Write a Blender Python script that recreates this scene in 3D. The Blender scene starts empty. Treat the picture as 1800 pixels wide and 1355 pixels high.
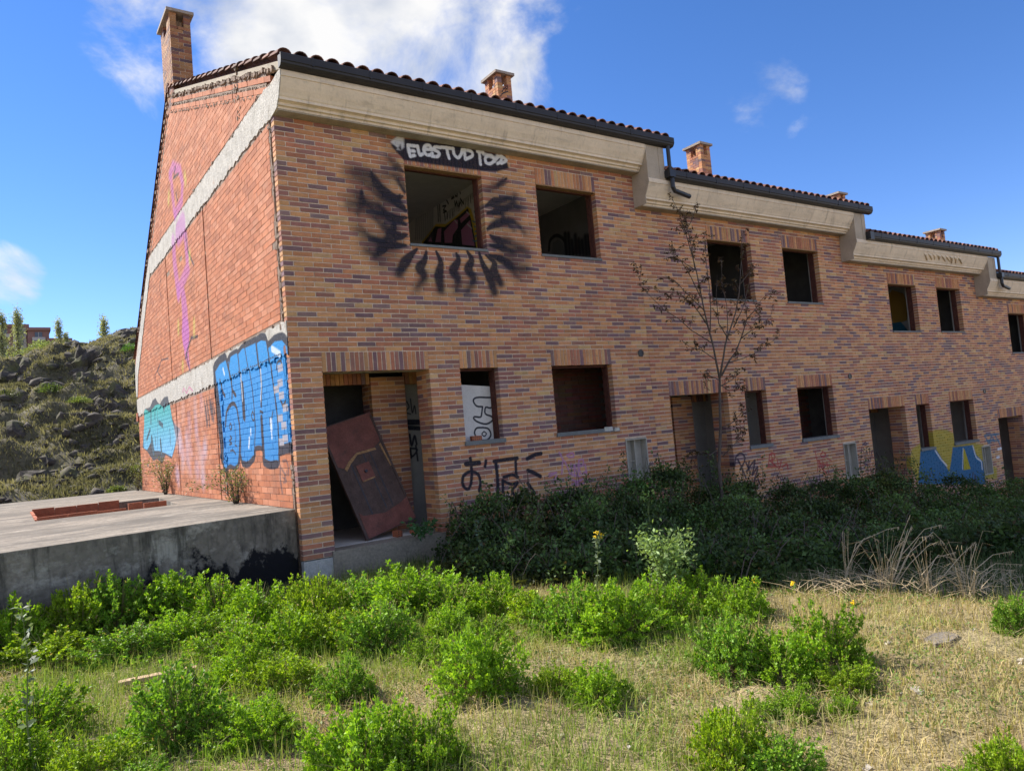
import bpy, math, random
import numpy as np
from mathutils import Vector, noise as mn
from mathutils.geometry import tessellate_polygon
rnd = random.Random(7)
rng = np.random.default_rng(11)
S = bpy.context.scene
COL = S.collection

# ------------------------------------------------------------------ camera (recovered from the perspective of the facade)
FPX = 1306.15
CAM_ROT = (1.6296777, 0.0848077, -0.6019010)
CAM_LOC = np.array([-3.09387, -9.37995, 1.232418])
cam = bpy.data.cameras.new('camera'); co = bpy.data.objects.new('camera', cam); COL.objects.link(co)
co.location = CAM_LOC; co.rotation_euler = CAM_ROT
cam.sensor_fit = 'HORIZONTAL'; cam.sensor_width = 36; cam.lens = FPX / 1800 * 36
cam.clip_start = 0.05; cam.clip_end = 3000
S.camera = co
def _R(rx, ry, rz):
    cx, sx, cy, sy, cz, sz = math.cos(rx), math.sin(rx), math.cos(ry), math.sin(ry), math.cos(rz), math.sin(rz)
    Rx = np.array([[1, 0, 0], [0, cx, -sx], [0, sx, cx]]); Ry = np.array([[cy, 0, sy], [0, 1, 0], [-sy, 0, cy]])
    Rz = np.array([[cz, -sz, 0], [sz, cz, 0], [0, 0, 1]]); return Rz @ Ry @ Rx
CM = _R(*CAM_ROT)
def ray(px, py):
    d = CM @ np.array([(px - 900) / FPX, -(py - 677.5) / FPX, -1.]); return d / np.linalg.norm(d)
def on(px, py, ax, val):
    """measured photo position -> the real-world point on the plane axis=val"""
    d = ray(px, py); t = (val - CAM_LOC[ax]) / d[ax]; return CAM_LOC + t * d

# ------------------------------------------------------------------ world: sky with clouds, sun, exposure
SUN_AZ = math.atan2(-0.50, 0.866)      # from +Y towards -X
SUN_EL = math.radians(41)
sun_dir = Vector((math.sin(SUN_AZ) * math.cos(SUN_EL), math.cos(SUN_AZ) * math.cos(SUN_EL), math.sin(SUN_EL)))
W = bpy.data.worlds.new('World'); S.world = W; W.use_nodes = True
nt = W.node_tree; nt.nodes.clear()
def N(t, typ, **k):
    n = t.nodes.new(typ)
    for a, b in k.items(): setattr(n, a, b)
    return n
out = N(nt, 'ShaderNodeOutputWorld'); bg = N(nt, 'ShaderNodeBackground'); bg2 = N(nt, 'ShaderNodeBackground')
sky = N(nt, 'ShaderNodeTexSky', sky_type='NISHITA', sun_disc=False)
sky.sun_elevation = SUN_EL; sky.sun_rotation = SUN_AZ; sky.altitude = 900; sky.dust_density = 0.0; sky.air_density = 0.85; sky.ozone_density = 3.0
SKY_STR = 0.095
hs = N(nt, 'ShaderNodeHueSaturation'); hs.inputs['Saturation'].default_value = 1.22; hs.inputs['Value'].default_value = 1.0
nt.links.new(sky.outputs[0], hs.inputs['Color'])
tint = N(nt, 'ShaderNodeVectorMath', operation='MULTIPLY'); nt.links.new(hs.outputs[0], tint.inputs[0]); tint.inputs[1].default_value = (1.10, .93, 1.04)
nt.links.new(tint.outputs[0], bg.inputs[0]); bg.inputs[1].default_value = SKY_STR
tc = N(nt, 'ShaderNodeTexCoord')
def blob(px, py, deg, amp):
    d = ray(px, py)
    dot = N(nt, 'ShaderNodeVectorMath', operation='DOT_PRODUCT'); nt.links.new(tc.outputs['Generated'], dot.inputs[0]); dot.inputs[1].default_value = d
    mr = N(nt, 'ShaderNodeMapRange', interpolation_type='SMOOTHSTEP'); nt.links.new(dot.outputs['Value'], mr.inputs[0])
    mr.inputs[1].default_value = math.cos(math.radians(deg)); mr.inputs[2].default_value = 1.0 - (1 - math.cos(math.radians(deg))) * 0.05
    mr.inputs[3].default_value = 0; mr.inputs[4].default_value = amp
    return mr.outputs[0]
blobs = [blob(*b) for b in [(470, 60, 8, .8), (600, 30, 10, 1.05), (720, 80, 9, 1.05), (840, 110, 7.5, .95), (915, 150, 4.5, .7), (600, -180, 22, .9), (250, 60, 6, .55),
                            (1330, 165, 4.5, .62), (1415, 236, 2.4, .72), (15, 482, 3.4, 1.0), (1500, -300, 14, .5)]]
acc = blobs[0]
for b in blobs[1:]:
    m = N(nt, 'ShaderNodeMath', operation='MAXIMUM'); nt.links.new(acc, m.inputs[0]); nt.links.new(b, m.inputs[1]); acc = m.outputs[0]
mp = N(nt, 'ShaderNodeMapping'); mp.inputs['Scale'].default_value = (1.0, 1.0, 1.5); mp.inputs['Rotation'].default_value = (0.1, 0.35, 0.5)
nt.links.new(tc.outputs['Generated'], mp.inputs[0])
nz = N(nt, 'ShaderNodeTexNoise'); nz.inputs['Scale'].default_value = 5.2; nz.inputs['Detail'].default_value = 9; nz.inputs['Roughness'].default_value = 0.6; nz.inputs['Distortion'].default_value = 0.35
nt.links.new(mp.outputs[0], nz.inputs['Vector'])
sub = N(nt, 'ShaderNodeMath', operation='MULTIPLY_ADD'); nt.links.new(nz.outputs[0], sub.inputs[0]); sub.inputs[1].default_value = 2.3; sub.inputs[2].default_value = -1.5
vd = ray(900, 560)  # extra cloud cover added only outside the view, to brighten the shaded facade
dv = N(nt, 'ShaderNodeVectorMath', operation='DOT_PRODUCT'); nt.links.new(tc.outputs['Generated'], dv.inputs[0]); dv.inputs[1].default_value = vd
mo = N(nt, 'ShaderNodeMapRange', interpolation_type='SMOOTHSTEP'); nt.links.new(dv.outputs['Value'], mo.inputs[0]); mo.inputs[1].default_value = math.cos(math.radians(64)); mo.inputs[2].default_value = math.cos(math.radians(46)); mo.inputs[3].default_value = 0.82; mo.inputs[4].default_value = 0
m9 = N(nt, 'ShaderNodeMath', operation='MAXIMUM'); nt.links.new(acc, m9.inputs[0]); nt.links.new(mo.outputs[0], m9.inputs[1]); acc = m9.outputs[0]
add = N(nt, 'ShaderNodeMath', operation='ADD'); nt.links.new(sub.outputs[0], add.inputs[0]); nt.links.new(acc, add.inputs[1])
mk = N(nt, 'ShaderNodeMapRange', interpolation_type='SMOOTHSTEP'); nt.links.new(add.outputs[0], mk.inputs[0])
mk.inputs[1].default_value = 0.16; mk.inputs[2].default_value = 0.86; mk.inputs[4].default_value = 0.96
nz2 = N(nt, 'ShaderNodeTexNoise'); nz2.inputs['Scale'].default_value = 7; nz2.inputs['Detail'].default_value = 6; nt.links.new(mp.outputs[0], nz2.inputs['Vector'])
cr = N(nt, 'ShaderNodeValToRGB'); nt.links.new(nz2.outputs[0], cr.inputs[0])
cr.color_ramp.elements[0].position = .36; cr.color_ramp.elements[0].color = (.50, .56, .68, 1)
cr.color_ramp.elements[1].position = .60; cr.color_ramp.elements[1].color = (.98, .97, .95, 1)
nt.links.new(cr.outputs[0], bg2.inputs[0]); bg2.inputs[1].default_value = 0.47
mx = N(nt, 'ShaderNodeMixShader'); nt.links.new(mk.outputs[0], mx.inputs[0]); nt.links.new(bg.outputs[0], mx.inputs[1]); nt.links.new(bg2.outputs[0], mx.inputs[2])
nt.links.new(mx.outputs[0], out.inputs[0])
sl = bpy.data.lights.new('sun', 'SUN'); sl.energy = 4.2; sl.angle = math.radians(0.53); sl.color = (1, .94, .84)
so = bpy.data.objects.new('sun', sl); COL.objects.link(so); so.rotation_euler = sun_dir.to_track_quat('Z', 'Y').to_euler(); so.location = (-10, 10, 20)
S.view_settings.view_transform = 'Standard'; S.view_settings.look = 'None'; S.view_settings.exposure = 1.15; S.view_settings.gamma = 1
S.view_settings.use_curve_mapping = False
S.render.engine = 'CYCLES'
S.cycles.use_denoising = True; S.cycles.max_bounces = 7; S.cycles.diffuse_bounces = 4; S.cycles.transparent_max_bounces = 6

# ------------------------------------------------------------------ helpers
def tag(o, label=None, cat=None, group=None, kind=None):
    if label: o['label'] = label
    if cat: o['category'] = cat
    if group: o['group'] = group
    if kind: o['kind'] = kind
    return o
def link(o, parent=None):
    COL.objects.link(o)
    if parent is not None: o.parent = parent
    return o
def empty(name, loc=(0, 0, 0), parent=None):
    o = bpy.data.objects.new(name, None); o.location = loc; o.empty_display_size = .2
    return link(o, parent)
class MB:
    """collects polygons with a colour each, builds ONE mesh object"""
    def __init__(s): s.v = []; s.f = []; s.c = []
    def poly(s, pts, c=(1, 1, 1)):
        i = len(s.v); s.v += [tuple(p) for p in pts]; s.f.append(tuple(range(i, i + len(pts)))); s.c.append(c)
    def box(s, a, b, c=(1, 1, 1), jit=0):
        x0, y0, z0 = a; x1, y1, z1 = b; i = len(s.v)
        vs = [(x0, y0, z0), (x1, y0, z0), (x1, y1, z0), (x0, y1, z0), (x0, y0, z1), (x1, y0, z1), (x1, y1, z1), (x0, y1, z1)]
        if jit: vs = [tuple(q + rnd.uniform(-jit, jit) for q in p) for p in vs]
        s.v += vs
        for f in ((0, 1, 5, 4), (1, 2, 6, 5), (2, 3, 7, 6), (3, 0, 4, 7), (4, 5, 6, 7), (3, 2, 1, 0)):
            s.f.append(tuple(i + k for k in f)); s.c.append(c)
    def obox(s, o, ax, ay, az, c=(1, 1, 1)):
        """box from corner o with edge vectors"""
        o, ax, ay, az = map(Vector, (o, ax, ay, az)); i = len(s.v)
        s.v += [tuple(p) for p in (o, o + ax, o + ax + ay, o + ay, o + az, o + ax + az, o + ax + ay + az, o + ay + az)]
        for f in ((0, 1, 5, 4), (1, 2, 6, 5), (2, 3, 7, 6), (3, 0, 4, 7), (4, 5, 6, 7), (3, 2, 1, 0)):
            s.f.append(tuple(i + k for k in f)); s.c.append(c)
    def tube(s, pts, r, n=6, c=(1, 1, 1), cap=True):
        pts = [Vector(p) for p in pts]; rs = r if hasattr(r, '__len__') else [r] * len(pts)
        rings = []; t0 = None; u = None
        for k, p in enumerate(pts):
            t = (pts[min(k + 1, len(pts) - 1)] - pts[max(k - 1, 0)]).normalized()
            if u is None: u = t.orthogonal().normalized()
            else:
                u = (u - t * u.dot(t)); u = u.normalized() if u.length > 1e-6 else t.orthogonal().normalized()
            w = t.cross(u); i = len(s.v)
            s.v += [tuple(p + (u * math.cos(2 * math.pi * j / n) + w * math.sin(2 * math.pi * j / n)) * rs[k]) for j in range(n)]
            rings.append(i)
        for a, b in zip(rings, rings[1:]):
            for j in range(n):
                s.f.append((a + j, a + (j + 1) % n, b + (j + 1) % n, b + j)); s.c.append(c)
        if cap:
            s.f.append(tuple(rings[0] + j for j in range(n))[::-1]); s.c.append(c)
            s.f.append(tuple(rings[-1] + j for j in range(n))); s.c.append(c)
    def prism(s, poly2, place, d, c=(1, 1, 1)):
        """extrude 2-D polygon; place(u,v,w)->xyz, w in {0,d}"""
        n = len(poly2)
        tris = tessellate_polygon([[Vector((u, v, 0)) for u, v in poly2]])
        i = len(s.v)
        s.v += [tuple(place(u, v, 0)) for u, v in poly2] + [tuple(place(u, v, d)) for u, v in poly2]
        for t in tris:
            s.f.append(tuple(i + k for k in t)); s.c.append(c); s.f.append(tuple(i + n + k for k in t[::-1])); s.c.append(c)
        for k in range(n):
            s.f.append((i + k, i + (k + 1) % n, i + n + (k + 1) % n, i + n + k)); s.c.append(c)
    def mesh(s, name, mat, smooth=False):
        me = bpy.data.meshes.new(name); me.from_pydata(s.v, [], s.f); 
        if mat: me.materials.append(mat)
        at = me.color_attributes.new('Col', 'FLOAT_COLOR', 'CORNER')
        arr = np.ones((len(me.loops), 4), np.float32)
        cnt = np.array([len(f) for f in s.f]); cc = np.array(s.c, np.float32).reshape(-1, 3)
        arr[:, :3] = np.repeat(cc, cnt, axis=0)
        at.data.foreach_set('color', arr.ravel())
        if smooth: me.polygons.foreach_set('use_smooth', [True] * len(me.polygons))
        me.update(); return me
    def build(s, name, mat, parent=None, smooth=False):
        return link(bpy.data.objects.new(name, s.mesh(name, mat, smooth)), parent)
def np_mesh(name, V, F, C, mat, parent=None, smooth=False):
    """V (n,3) F (m,k) C (m,3)"""
    me = bpy.data.meshes.new(name); n, (m, k) = len(V), F.shape
    me.vertices.add(n); me.vertices.foreach_set('co', V.astype(np.float32).ravel())
    me.loops.add(m * k); me.loops.foreach_set('vertex_index', F.astype(np.int32).ravel())
    me.polygons.add(m); me.polygons.foreach_set('loop_start', np.arange(0, m * k, k, dtype=np.int32)); me.polygons.foreach_set('loop_total', np.full(m, k, np.int32))
    me.update(calc_edges=True)
    at = me.color_attributes.new('Col', 'FLOAT_COLOR', 'CORNER'); a = np.ones((m * k, 4), np.float32); a[:, :3] = np.repeat(C, k, axis=0)
    at.data.foreach_set('color', a.ravel())
    if smooth: me.polygons.foreach_set('use_smooth', [True] * m)
    me.materials.append(mat); me.validate()
    return link(bpy.data.objects.new(name, me), parent)

# ------------------------------------------------------------------ spray paint: flat print drawn into generated images
class Canvas:
    """paint on a wall; u,v are metres along the wall"""
    def __init__(s, name, u0, v0, u1, v1, res):
        s.name = name; s.u0, s.v0, s.u1, s.v1, s.res = u0, v0, u1, v1, res
        s.w, s.h = int((u1 - u0) * res), int((v1 - v0) * res)
        s.px = np.zeros((s.h, s.w, 4), np.float32)
    def _win(s, us, vs, pad):
        a = max(0, int((min(us) - pad - s.u0) * s.res)); b = min(s.w, int((max(us) + pad - s.u0) * s.res) + 2)
        c = max(0, int((min(vs) - pad - s.v0) * s.res)); d = min(s.h, int((max(vs) + pad - s.v0) * s.res) + 2)
        if a >= b or c >= d: return None
        X, Y = np.meshgrid((np.arange(a, b) + .5) / s.res + s.u0, (np.arange(c, d) + .5) / s.res + s.v0)
        return a, b, c, d, X, Y
    def _put(s, a, b, c, d, al, col):
        p = s.px[c:d, a:b]; al = np.clip(al, 0, 1)[..., None]
        A = p[..., 3:4]; nA = al + A * (1 - al)
        p[..., :3] = np.where(nA > 1e-5, (np.array(col, np.float32) * al + p[..., :3] * A * (1 - al)) / np.maximum(nA, 1e-5), 0); p[..., 3:4] = nA
    def stroke(s, pts, w, col, soft=.012, alpha=1.0):
        pts = [np.array(p, float) for p in pts]; ws = w if hasattr(w, '__len__') else [w] * len(pts)
        so = soft if hasattr(soft, '__len__') else [soft] * len(pts)
        g = s._win([p[0] for p in pts], [p[1] for p in pts], max(ws) + max(so) * 2)
        if g is None: return
        a, b, c, d, X, Y = g; al = np.zeros_like(X)
        if len(pts) == 1: pts = pts * 2; ws = list(ws) * 2; so = list(so) * 2
        for k in range(len(pts) - 1):
            p, q = pts[k], pts[k + 1]; e = q - p; L = max(e @ e, 1e-9)
            t = np.clip(((X - p[0]) * e[0] + (Y - p[1]) * e[1]) / L, 0, 1)
            D = np.hypot(X - p[0] - t * e[0], Y - p[1] - t * e[1]); R = (ws[k] + (ws[k + 1] - ws[k]) * t) / 2; F = so[k] + (so[k + 1] - so[k]) * t
            al = np.maximum(al, np.clip((R - D) / F + .5, 0, 1))
        s._put(a, b, c, d, (al * al * (3 - 2 * al)) * alpha, col)
    def fill(s, pts, col, alpha=1.0, col2=None, soft=.008):
        us = [p[0] for p in pts]; vs = [p[1] for p in pts]; g = s._win(us, vs, .05)
        if g is None: return
        a, b, c, d, X, Y = g; ins = np.zeros(X.shape, bool); D = np.full(X.shape, 9.)
        n = len(pts)
        for k in range(n):
            (x0, y0), (x1, y1) = pts[k], pts[(k + 1) % n]
            if y0 != y1: ins ^= ((y0 > Y) != (y1 > Y)) & (X < (x1 - x0) * (Y - y0) / (y1 - y0) + x0)
            ex, ey = x1 - x0, y1 - y0; t = np.clip(((X - x0) * ex + (Y - y0) * ey) / max(ex * ex + ey * ey, 1e-9), 0, 1)
            D = np.minimum(D, np.hypot(X - x0 - t * ex, Y - y0 - t * ey))
        al = np.clip(np.where(ins, D, -D) / soft + .5, 0, 1) * alpha
        if col2 is not None:
            t = np.clip((Y - min(vs)) / (max(vs) - min(vs)), 0, 1)[..., None]
            col = (np.array(col2) * (1 - t) + np.array(col) * t).astype(np.float32)
        s._put(a, b, c, d, al, col)
    def curve(s, pts, w, col, soft=.012, alpha=1.0, n=6):
        """smooth stroke (Catmull-Rom)"""
        P = [np.array(p, float) for p in pts]
        if len(P) < 3: return s.stroke(pts, w, col, soft, alpha)
        ws = list(w) if hasattr(w, '__len__') else [w] * len(P); sf = list(soft) if hasattr(soft, '__len__') else [soft] * len(P)
        Q = [2 * P[0] - P[1]] + P + [2 * P[-1] - P[-2]]; o = []; ow = []; os_ = []
        for k in range(1, len(Q) - 2):
            for j in range(n):
                t = j / n; a, b, c, d = Q[k - 1:k + 3]
                o.append(.5 * (2 * b + (c - a) * t + (2 * a - 5 * b + 4 * c - d) * t * t + (3 * b - a - 3 * c + d) * t ** 3))
                ow.append(ws[k - 1] + (ws[k] - ws[k - 1]) * t); os_.append(sf[k - 1] + (sf[k] - sf[k - 1]) * t)
        o.append(P[-1]); ow.append(ws[-1]); os_.append(sf[-1]); s.stroke(o, ow, col, os_, alpha)
    def image(s):
        im = bpy.data.images.new(s.name, s.w, s.h, alpha=True, float_buffer=False)
        p = s.px.copy(); lin = p[..., :3]; p[..., :3] = np.where(lin <= .0031308, lin * 12.92, 1.055 * np.power(np.maximum(lin, 1e-6), 1 / 2.4) - .055)
        im.alpha_mode = 'CHANNEL_PACKED'
        im.pixels.foreach_set(p.ravel()); im.update(); im.pack(); return im
def zoomer(ox, oy, s, ax, val, iu, iv):
    def f(*pts):
        r = []
        for x, y in pts:
            p = on(ox + x / s, oy + y / s, ax, val); r.append((p[iu], p[iv]))
        return r
    return f

# ------------------------------------------------------------------ materials
def mat(name, col=(.5, .5, .5), rough=.85, attr=False, var=.25, vscale=6., fine=.0, fscale=60., bump=0., bscale=80., metal=0., spec=.3, paint=None, translucent=0., stains=None, sat2=None):
    """base colour (or 'Col' attribute) x two noise scales, optional paint image on a wall plane, optional stain colour"""
    m = bpy.data.materials.new(name); m.use_nodes = True; t = m.node_tree; t.nodes.clear(); L = t.links.new
    o = N(t, 'ShaderNodeOutputMaterial'); b = N(t, 'ShaderNodeBsdfPrincipled'); L(b.outputs[0], o.inputs[0])
    b.inputs['Roughness'].default_value = rough; b.inputs['Metallic'].default_value = metal; b.inputs['Specular IOR Level'].default_value = spec
    geo = N(t, 'ShaderNodeNewGeometry')
    if attr:
        a = N(t, 'ShaderNodeAttribute', attribute_name='Col'); base = a.outputs['Color']
    else:
        a = N(t, 'ShaderNodeRGB'); a.outputs[0].default_value = (*col, 1); base = a.outputs[0]
    n1 = N(t, 'ShaderNodeTexNoise'); n1.inputs['Scale'].default_value = vscale; n1.inputs['Detail'].default_value = 5; n1.inputs['Roughness'].default_value = .65; L(geo.outputs['Position'], n1.inputs['Vector'])
    mr = N(t, 'ShaderNodeMapRange'); L(n1.outputs[0], mr.inputs[0]); mr.inputs[1].default_value = .3; mr.inputs[2].default_value = .7; mr.inputs[3].default_value = 1 - var; mr.inputs[4].default_value = 1 + var * .7
    vm = N(t, 'ShaderNodeVectorMath', operation='SCALE'); L(base, vm.inputs[0]); L(mr.outputs[0], vm.inputs['Scale']); cur = vm.outputs[0]
    if fine:
        n2 = N(t, 'ShaderNodeTexNoise'); n2.inputs['Scale'].default_value = fscale; n2.inputs['Detail'].default_value = 3; L(geo.outputs['Position'], n2.inputs['Vector'])
        m2 = N(t, 'ShaderNodeMapRange'); L(n2.outputs[0], m2.inputs[0]); m2.inputs[1].default_value = .3; m2.inputs[2].default_value = .7; m2.inputs[3].default_value = 1 - fine; m2.inputs[4].default_value = 1 + fine
        v2 = N(t, 'ShaderNodeVectorMath', operation='SCALE'); L(cur, v2.inputs[0]); L(m2.outputs[0], v2.inputs['Scale']); cur = v2.outputs[0]
    for st in (stains or []):
        # (colour, scale, low, high, amount, (sx,sy,sz), z_bias or None)
        mp_ = N(t, 'ShaderNodeMapping'); mp_.inputs['Scale'].default_value = st[5]; L(geo.outputs['Position'], mp_.inputs[0])
        n3 = N(t, 'ShaderNodeTexNoise'); n3.inputs['Scale'].default_value = st[1]; n3.inputs['Detail'].default_value = 7; n3.inputs['Roughness'].default_value = .7; L(mp_.outputs[0], n3.inputs['Vector'])
        src = n3.outputs[0]
        if len(st) > 6 and st[6]:
            z0, k = st[6]; sp = N(t, 'ShaderNodeSeparateXYZ'); L(geo.outputs['Position'], sp.inputs[0])
            mm = N(t, 'ShaderNodeMath', operation='MULTIPLY_ADD'); L(sp.outputs[2], mm.inputs[0]); mm.inputs[1].default_value = -k; mm.inputs[2].default_value = k * z0
            ad = N(t, 'ShaderNodeMath', operation='ADD'); L(mm.outputs[0], ad.inputs[0]); L(src, ad.inputs[1]); src = ad.outputs[0]
        m3 = N(t, 'ShaderNodeMapRange'); L(src, m3.inputs[0]); m3.inputs[1].default_value = st[2]; m3.inputs[2].default_value = st[3]; m3.inputs[4].default_value = st[4]
        mxx = N(t, 'ShaderNodeMix', data_type='RGBA'); L(m3.outputs[0], mxx.inputs['Factor']); L(cur, mxx.inputs['A']); mxx.inputs['B'].default_value = (*st[0], 1); cur = mxx.outputs['Result']
    for cv, im, ax_u, ax_v in (paint or []):
        sp = N(t, 'ShaderNodeSeparateXYZ'); L(geo.outputs['Position'], sp.inputs[0])
        cb = N(t, 'ShaderNodeCombineXYZ')
        for k, (axn, lo, hi) in enumerate(((ax_u, cv.u0, cv.u0 + cv.w / cv.res), (ax_v, cv.v0, cv.v0 + cv.h / cv.res))):
            mm = N(t, 'ShaderNodeMapRange', clamp=False); L(sp.outputs[axn], mm.inputs[0]); mm.inputs[1].default_value = lo; mm.inputs[2].default_value = hi; L(mm.outputs[0], cb.inputs[k])
        ti = N(t, 'ShaderNodeTexImage', extension='CLIP'); ti.image = im; L(cb.outputs[0], ti.inputs[0])
        # worn paint: tiny flecks missing
        n4 = N(t, 'ShaderNodeTexNoise'); n4.inputs['Scale'].default_value = 45; n4.inputs['Detail'].default_value = 4; L(geo.outputs['Position'], n4.inputs['Vector'])
        m4 = N(t, 'ShaderNodeMapRange'); L(n4.outputs[0], m4.inputs[0]); m4.inputs[1].default_value = .32; m4.inputs[2].default_value = .46; m4.inputs[3].default_value = .86; m4.inputs[4].default_value = .98
        ml = N(t, 'ShaderNodeMath', operation='MULTIPLY'); L(ti.outputs['Alpha'], ml.inputs[0]); L(m4.outputs[0], ml.inputs[1])
        mxx = N(t, 'ShaderNodeMix', data_type='RGBA'); L(ml.outputs[0], mxx.inputs['Factor']); L(cur, mxx.inputs['A']); L(ti.outputs['Color'], mxx.inputs['B']); cur = mxx.outputs['Result']
    L(cur, b.inputs['Base Color'])
    if bump:
        n5 = N(t, 'ShaderNodeTexNoise'); n5.inputs['Scale'].default_value = bscale; n5.inputs['Detail'].default_value = 6; L(geo.outputs['Position'], n5.inputs['Vector'])
        bp = N(t, 'ShaderNodeBump'); bp.inputs['Strength'].default_value = bump; bp.inputs['Distance'].default_value = .02; L(n5.outputs[0], bp.inputs['Height']); L(bp.outputs[0], b.inputs['Normal'])
    if translucent:
        tr = N(t, 'ShaderNodeBsdfTranslucent'); ms = N(t, 'ShaderNodeMixShader'); ms.inputs[0].default_value = translucent
        tv = N(t, 'ShaderNodeVectorMath', operation='MULTIPLY'); L(cur, tv.inputs[0]); tv.inputs[1].default_value = sat2 or (1.5, 1.5, .7)
        L(tv.outputs[0], tr.inputs[0]); L(b.outputs[0], ms.inputs[1]); L(tr.outputs[0], ms.inputs[2]); L(ms.outputs[0], o.inputs[0])
    return m

# ------------------------------------------------------------------ graffiti canvases
K = (.012, .014, .026); WH = (.72, .72, .74)
fc = Canvas('facade_paint', 0, -2.2, 21, 5.6, 115)
z = zoomer(600, 230, 4.517, 1, 0., 0, 2)
soft_ends = [ # tip -> tail polylines of the black flames round the first upper window
    [(490, 325), (440, 290), (385, 225)], [(505, 490), (450, 390), (350, 345)], [(485, 520), (425, 535), (345, 480), (250, 370), (90, 330)],
    [(515, 635), (455, 580), (330, 520), (150, 400)], [(512, 745), (420, 700), (290, 650), (110, 500)], [(520, 690), (400, 690), (300, 600), (60, 570)],
    [(520, 825), (450, 835), (340, 760), (210, 640)], [(515, 910), (400, 905), (260, 860), (140, 780)], [(440, 860), (330, 940), (270, 1000), (210, 960)],
    [(430, 700), (400, 800), (330, 900), (310, 960)], [(160, 480), (170, 560), (120, 640)], [(240, 330), (270, 420), (330, 520)],
    [(1310, 380), (1250, 430), (1150, 480)], [(1145, 600), (1220, 560), (1320, 540), (1410, 600)], [(1160, 655), (1240, 640), (1350, 580), (1370, 520)],
    [(1160, 780), (1240, 740), (1360, 720), (1460, 800)], [(1185, 830), (1250, 870), (1330, 890), (1480, 970)], [(1180, 905), (1280, 930), (1360, 960), (1430, 940)],
    [(1175, 985), (1270, 1020), (1360, 1080), (1460, 1100)], [(1250, 1000), (1330, 1060), (1400, 1150)], [(1280, 640), (1290, 720), (1350, 760)], [(1200, 600), (1300, 620), (1420, 620)]]
for s_ in soft_ends:
    n = len(s_); fc.curve(z(*s_), [.05] + [.20] * (n - 2) + [.16], K, soft=[.06] + [.22] * (n - 2) + [.30], alpha=.50)
    fc.curve(z(*s_[:-1]) if n > 2 else z(*s_), [.035] + [.13] * (n - 3) + [.05] if n > 2 else [.035, .06], K, soft=[.012] + [.03] * (n - 3) + [.12] if n > 2 else [.012, .1], alpha=.95)
for s_ in [[(675, 960), (660, 1030), (625, 1090), (655, 1160), (600, 1250)], [(755, 960), (790, 1050), (775, 1150), (790, 1260)], [(915, 975), (930, 1030), (890, 1110), (925, 1180), (910, 1270)],
           [(1000, 960), (1035, 1020), (1010, 1100), (1050, 1180), (1000, 1280)], [(1095, 970), (1125, 1060), (1180, 1170), (1215, 1280)], [(1150, 990), (1215, 1050), (1215, 1120), (1265, 1210)], [(600, 940), (555, 985), (510, 1040), (460, 1130)]]:
    n = len(s_); fc.curve(z(*s_), [.04, .09, .16, .13, .05][:n], K, soft=[.012, .02, .04, .10, .22][:n], alpha=.95); fc.curve(z(*s_), [.05, .12, .2, .22, .2][:n], K, soft=[.04, .1, .16, .24, .3][:n], alpha=.35)
for s_ in soft_ends:      # thin licks beside each flame
    n = len(s_)
    for r_ in range(2):
        q_ = [(x + rnd.uniform(-22, 22), y + rnd.uniform(-26, 26)) for x, y in s_]; fc.curve(z(*q_), [.02] + [.07] * (n - 2) + [.03], K, soft=[.01] + [.05] * (n - 2) + [.14], alpha=.55)
for s_ in [[(190, 860), (420, 960), (330, 1050)], [(60, 330), (200, 360)], [(430, 130), (380, 60)], [(1350, 1000), (1450, 1080)]]:
    fc.curve(z(*s_), .2, K, soft=.25, alpha=.45)
fc.fill(z((395, 120), (430, 45), (500, 60), (700, 85), (900, 110), (1100, 155), (1300, 195), (1330, 300), (1240, 325), (1110, 318), (950, 300), (700, 265), (495, 235), (480, 215)), K, soft=.03)
fc.fill(z((390, 90), (440, 45), (498, 55), (500, 130), (480, 150), (470, 110), (440, 150), (470, 155)), WH, .8, soft=.03)
LET = [[(530, 115), (535, 160), (548, 205)], [(530, 115), (585, 122)], [(540, 158), (580, 163)], [(548, 203), (583, 197)], [(605, 122), (622, 190), (645, 186)],
       [(720, 150), (700, 118), (668, 120), (655, 150), (670, 185), (700, 195), (722, 180)], [(668, 148), (722, 150)], [(785, 135), (745, 130), (738, 152), (775, 175), (765, 205), (720, 203)],
       [(795, 132), (880, 142)], [(835, 135), (845, 180), (857, 220)], [(888, 142), (895, 185), (925, 215), (950, 190), (960, 150)], [(975, 152), (985, 225)], [(975, 152), (1030, 165), (1040, 200), (985, 228)],
       [(1080, 165), (1125, 172)], [(1095, 165), (1105, 268)], [(1175, 195), (1145, 215), (1150, 255), (1185, 262), (1212, 235), (1195, 200), (1165, 195)], [(1215, 245), (1245, 210), (1275, 205), (1265, 245), (1240, 262)], [(1275, 205), (1310, 235), (1270, 260)]]
for l in LET: fc.curve(z(*l), .052, WH, soft=.015)
fc.curve(z((1130, 185), (1215, 215), (1240, 200)), .06, WH, soft=.03, alpha=.8)
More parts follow.
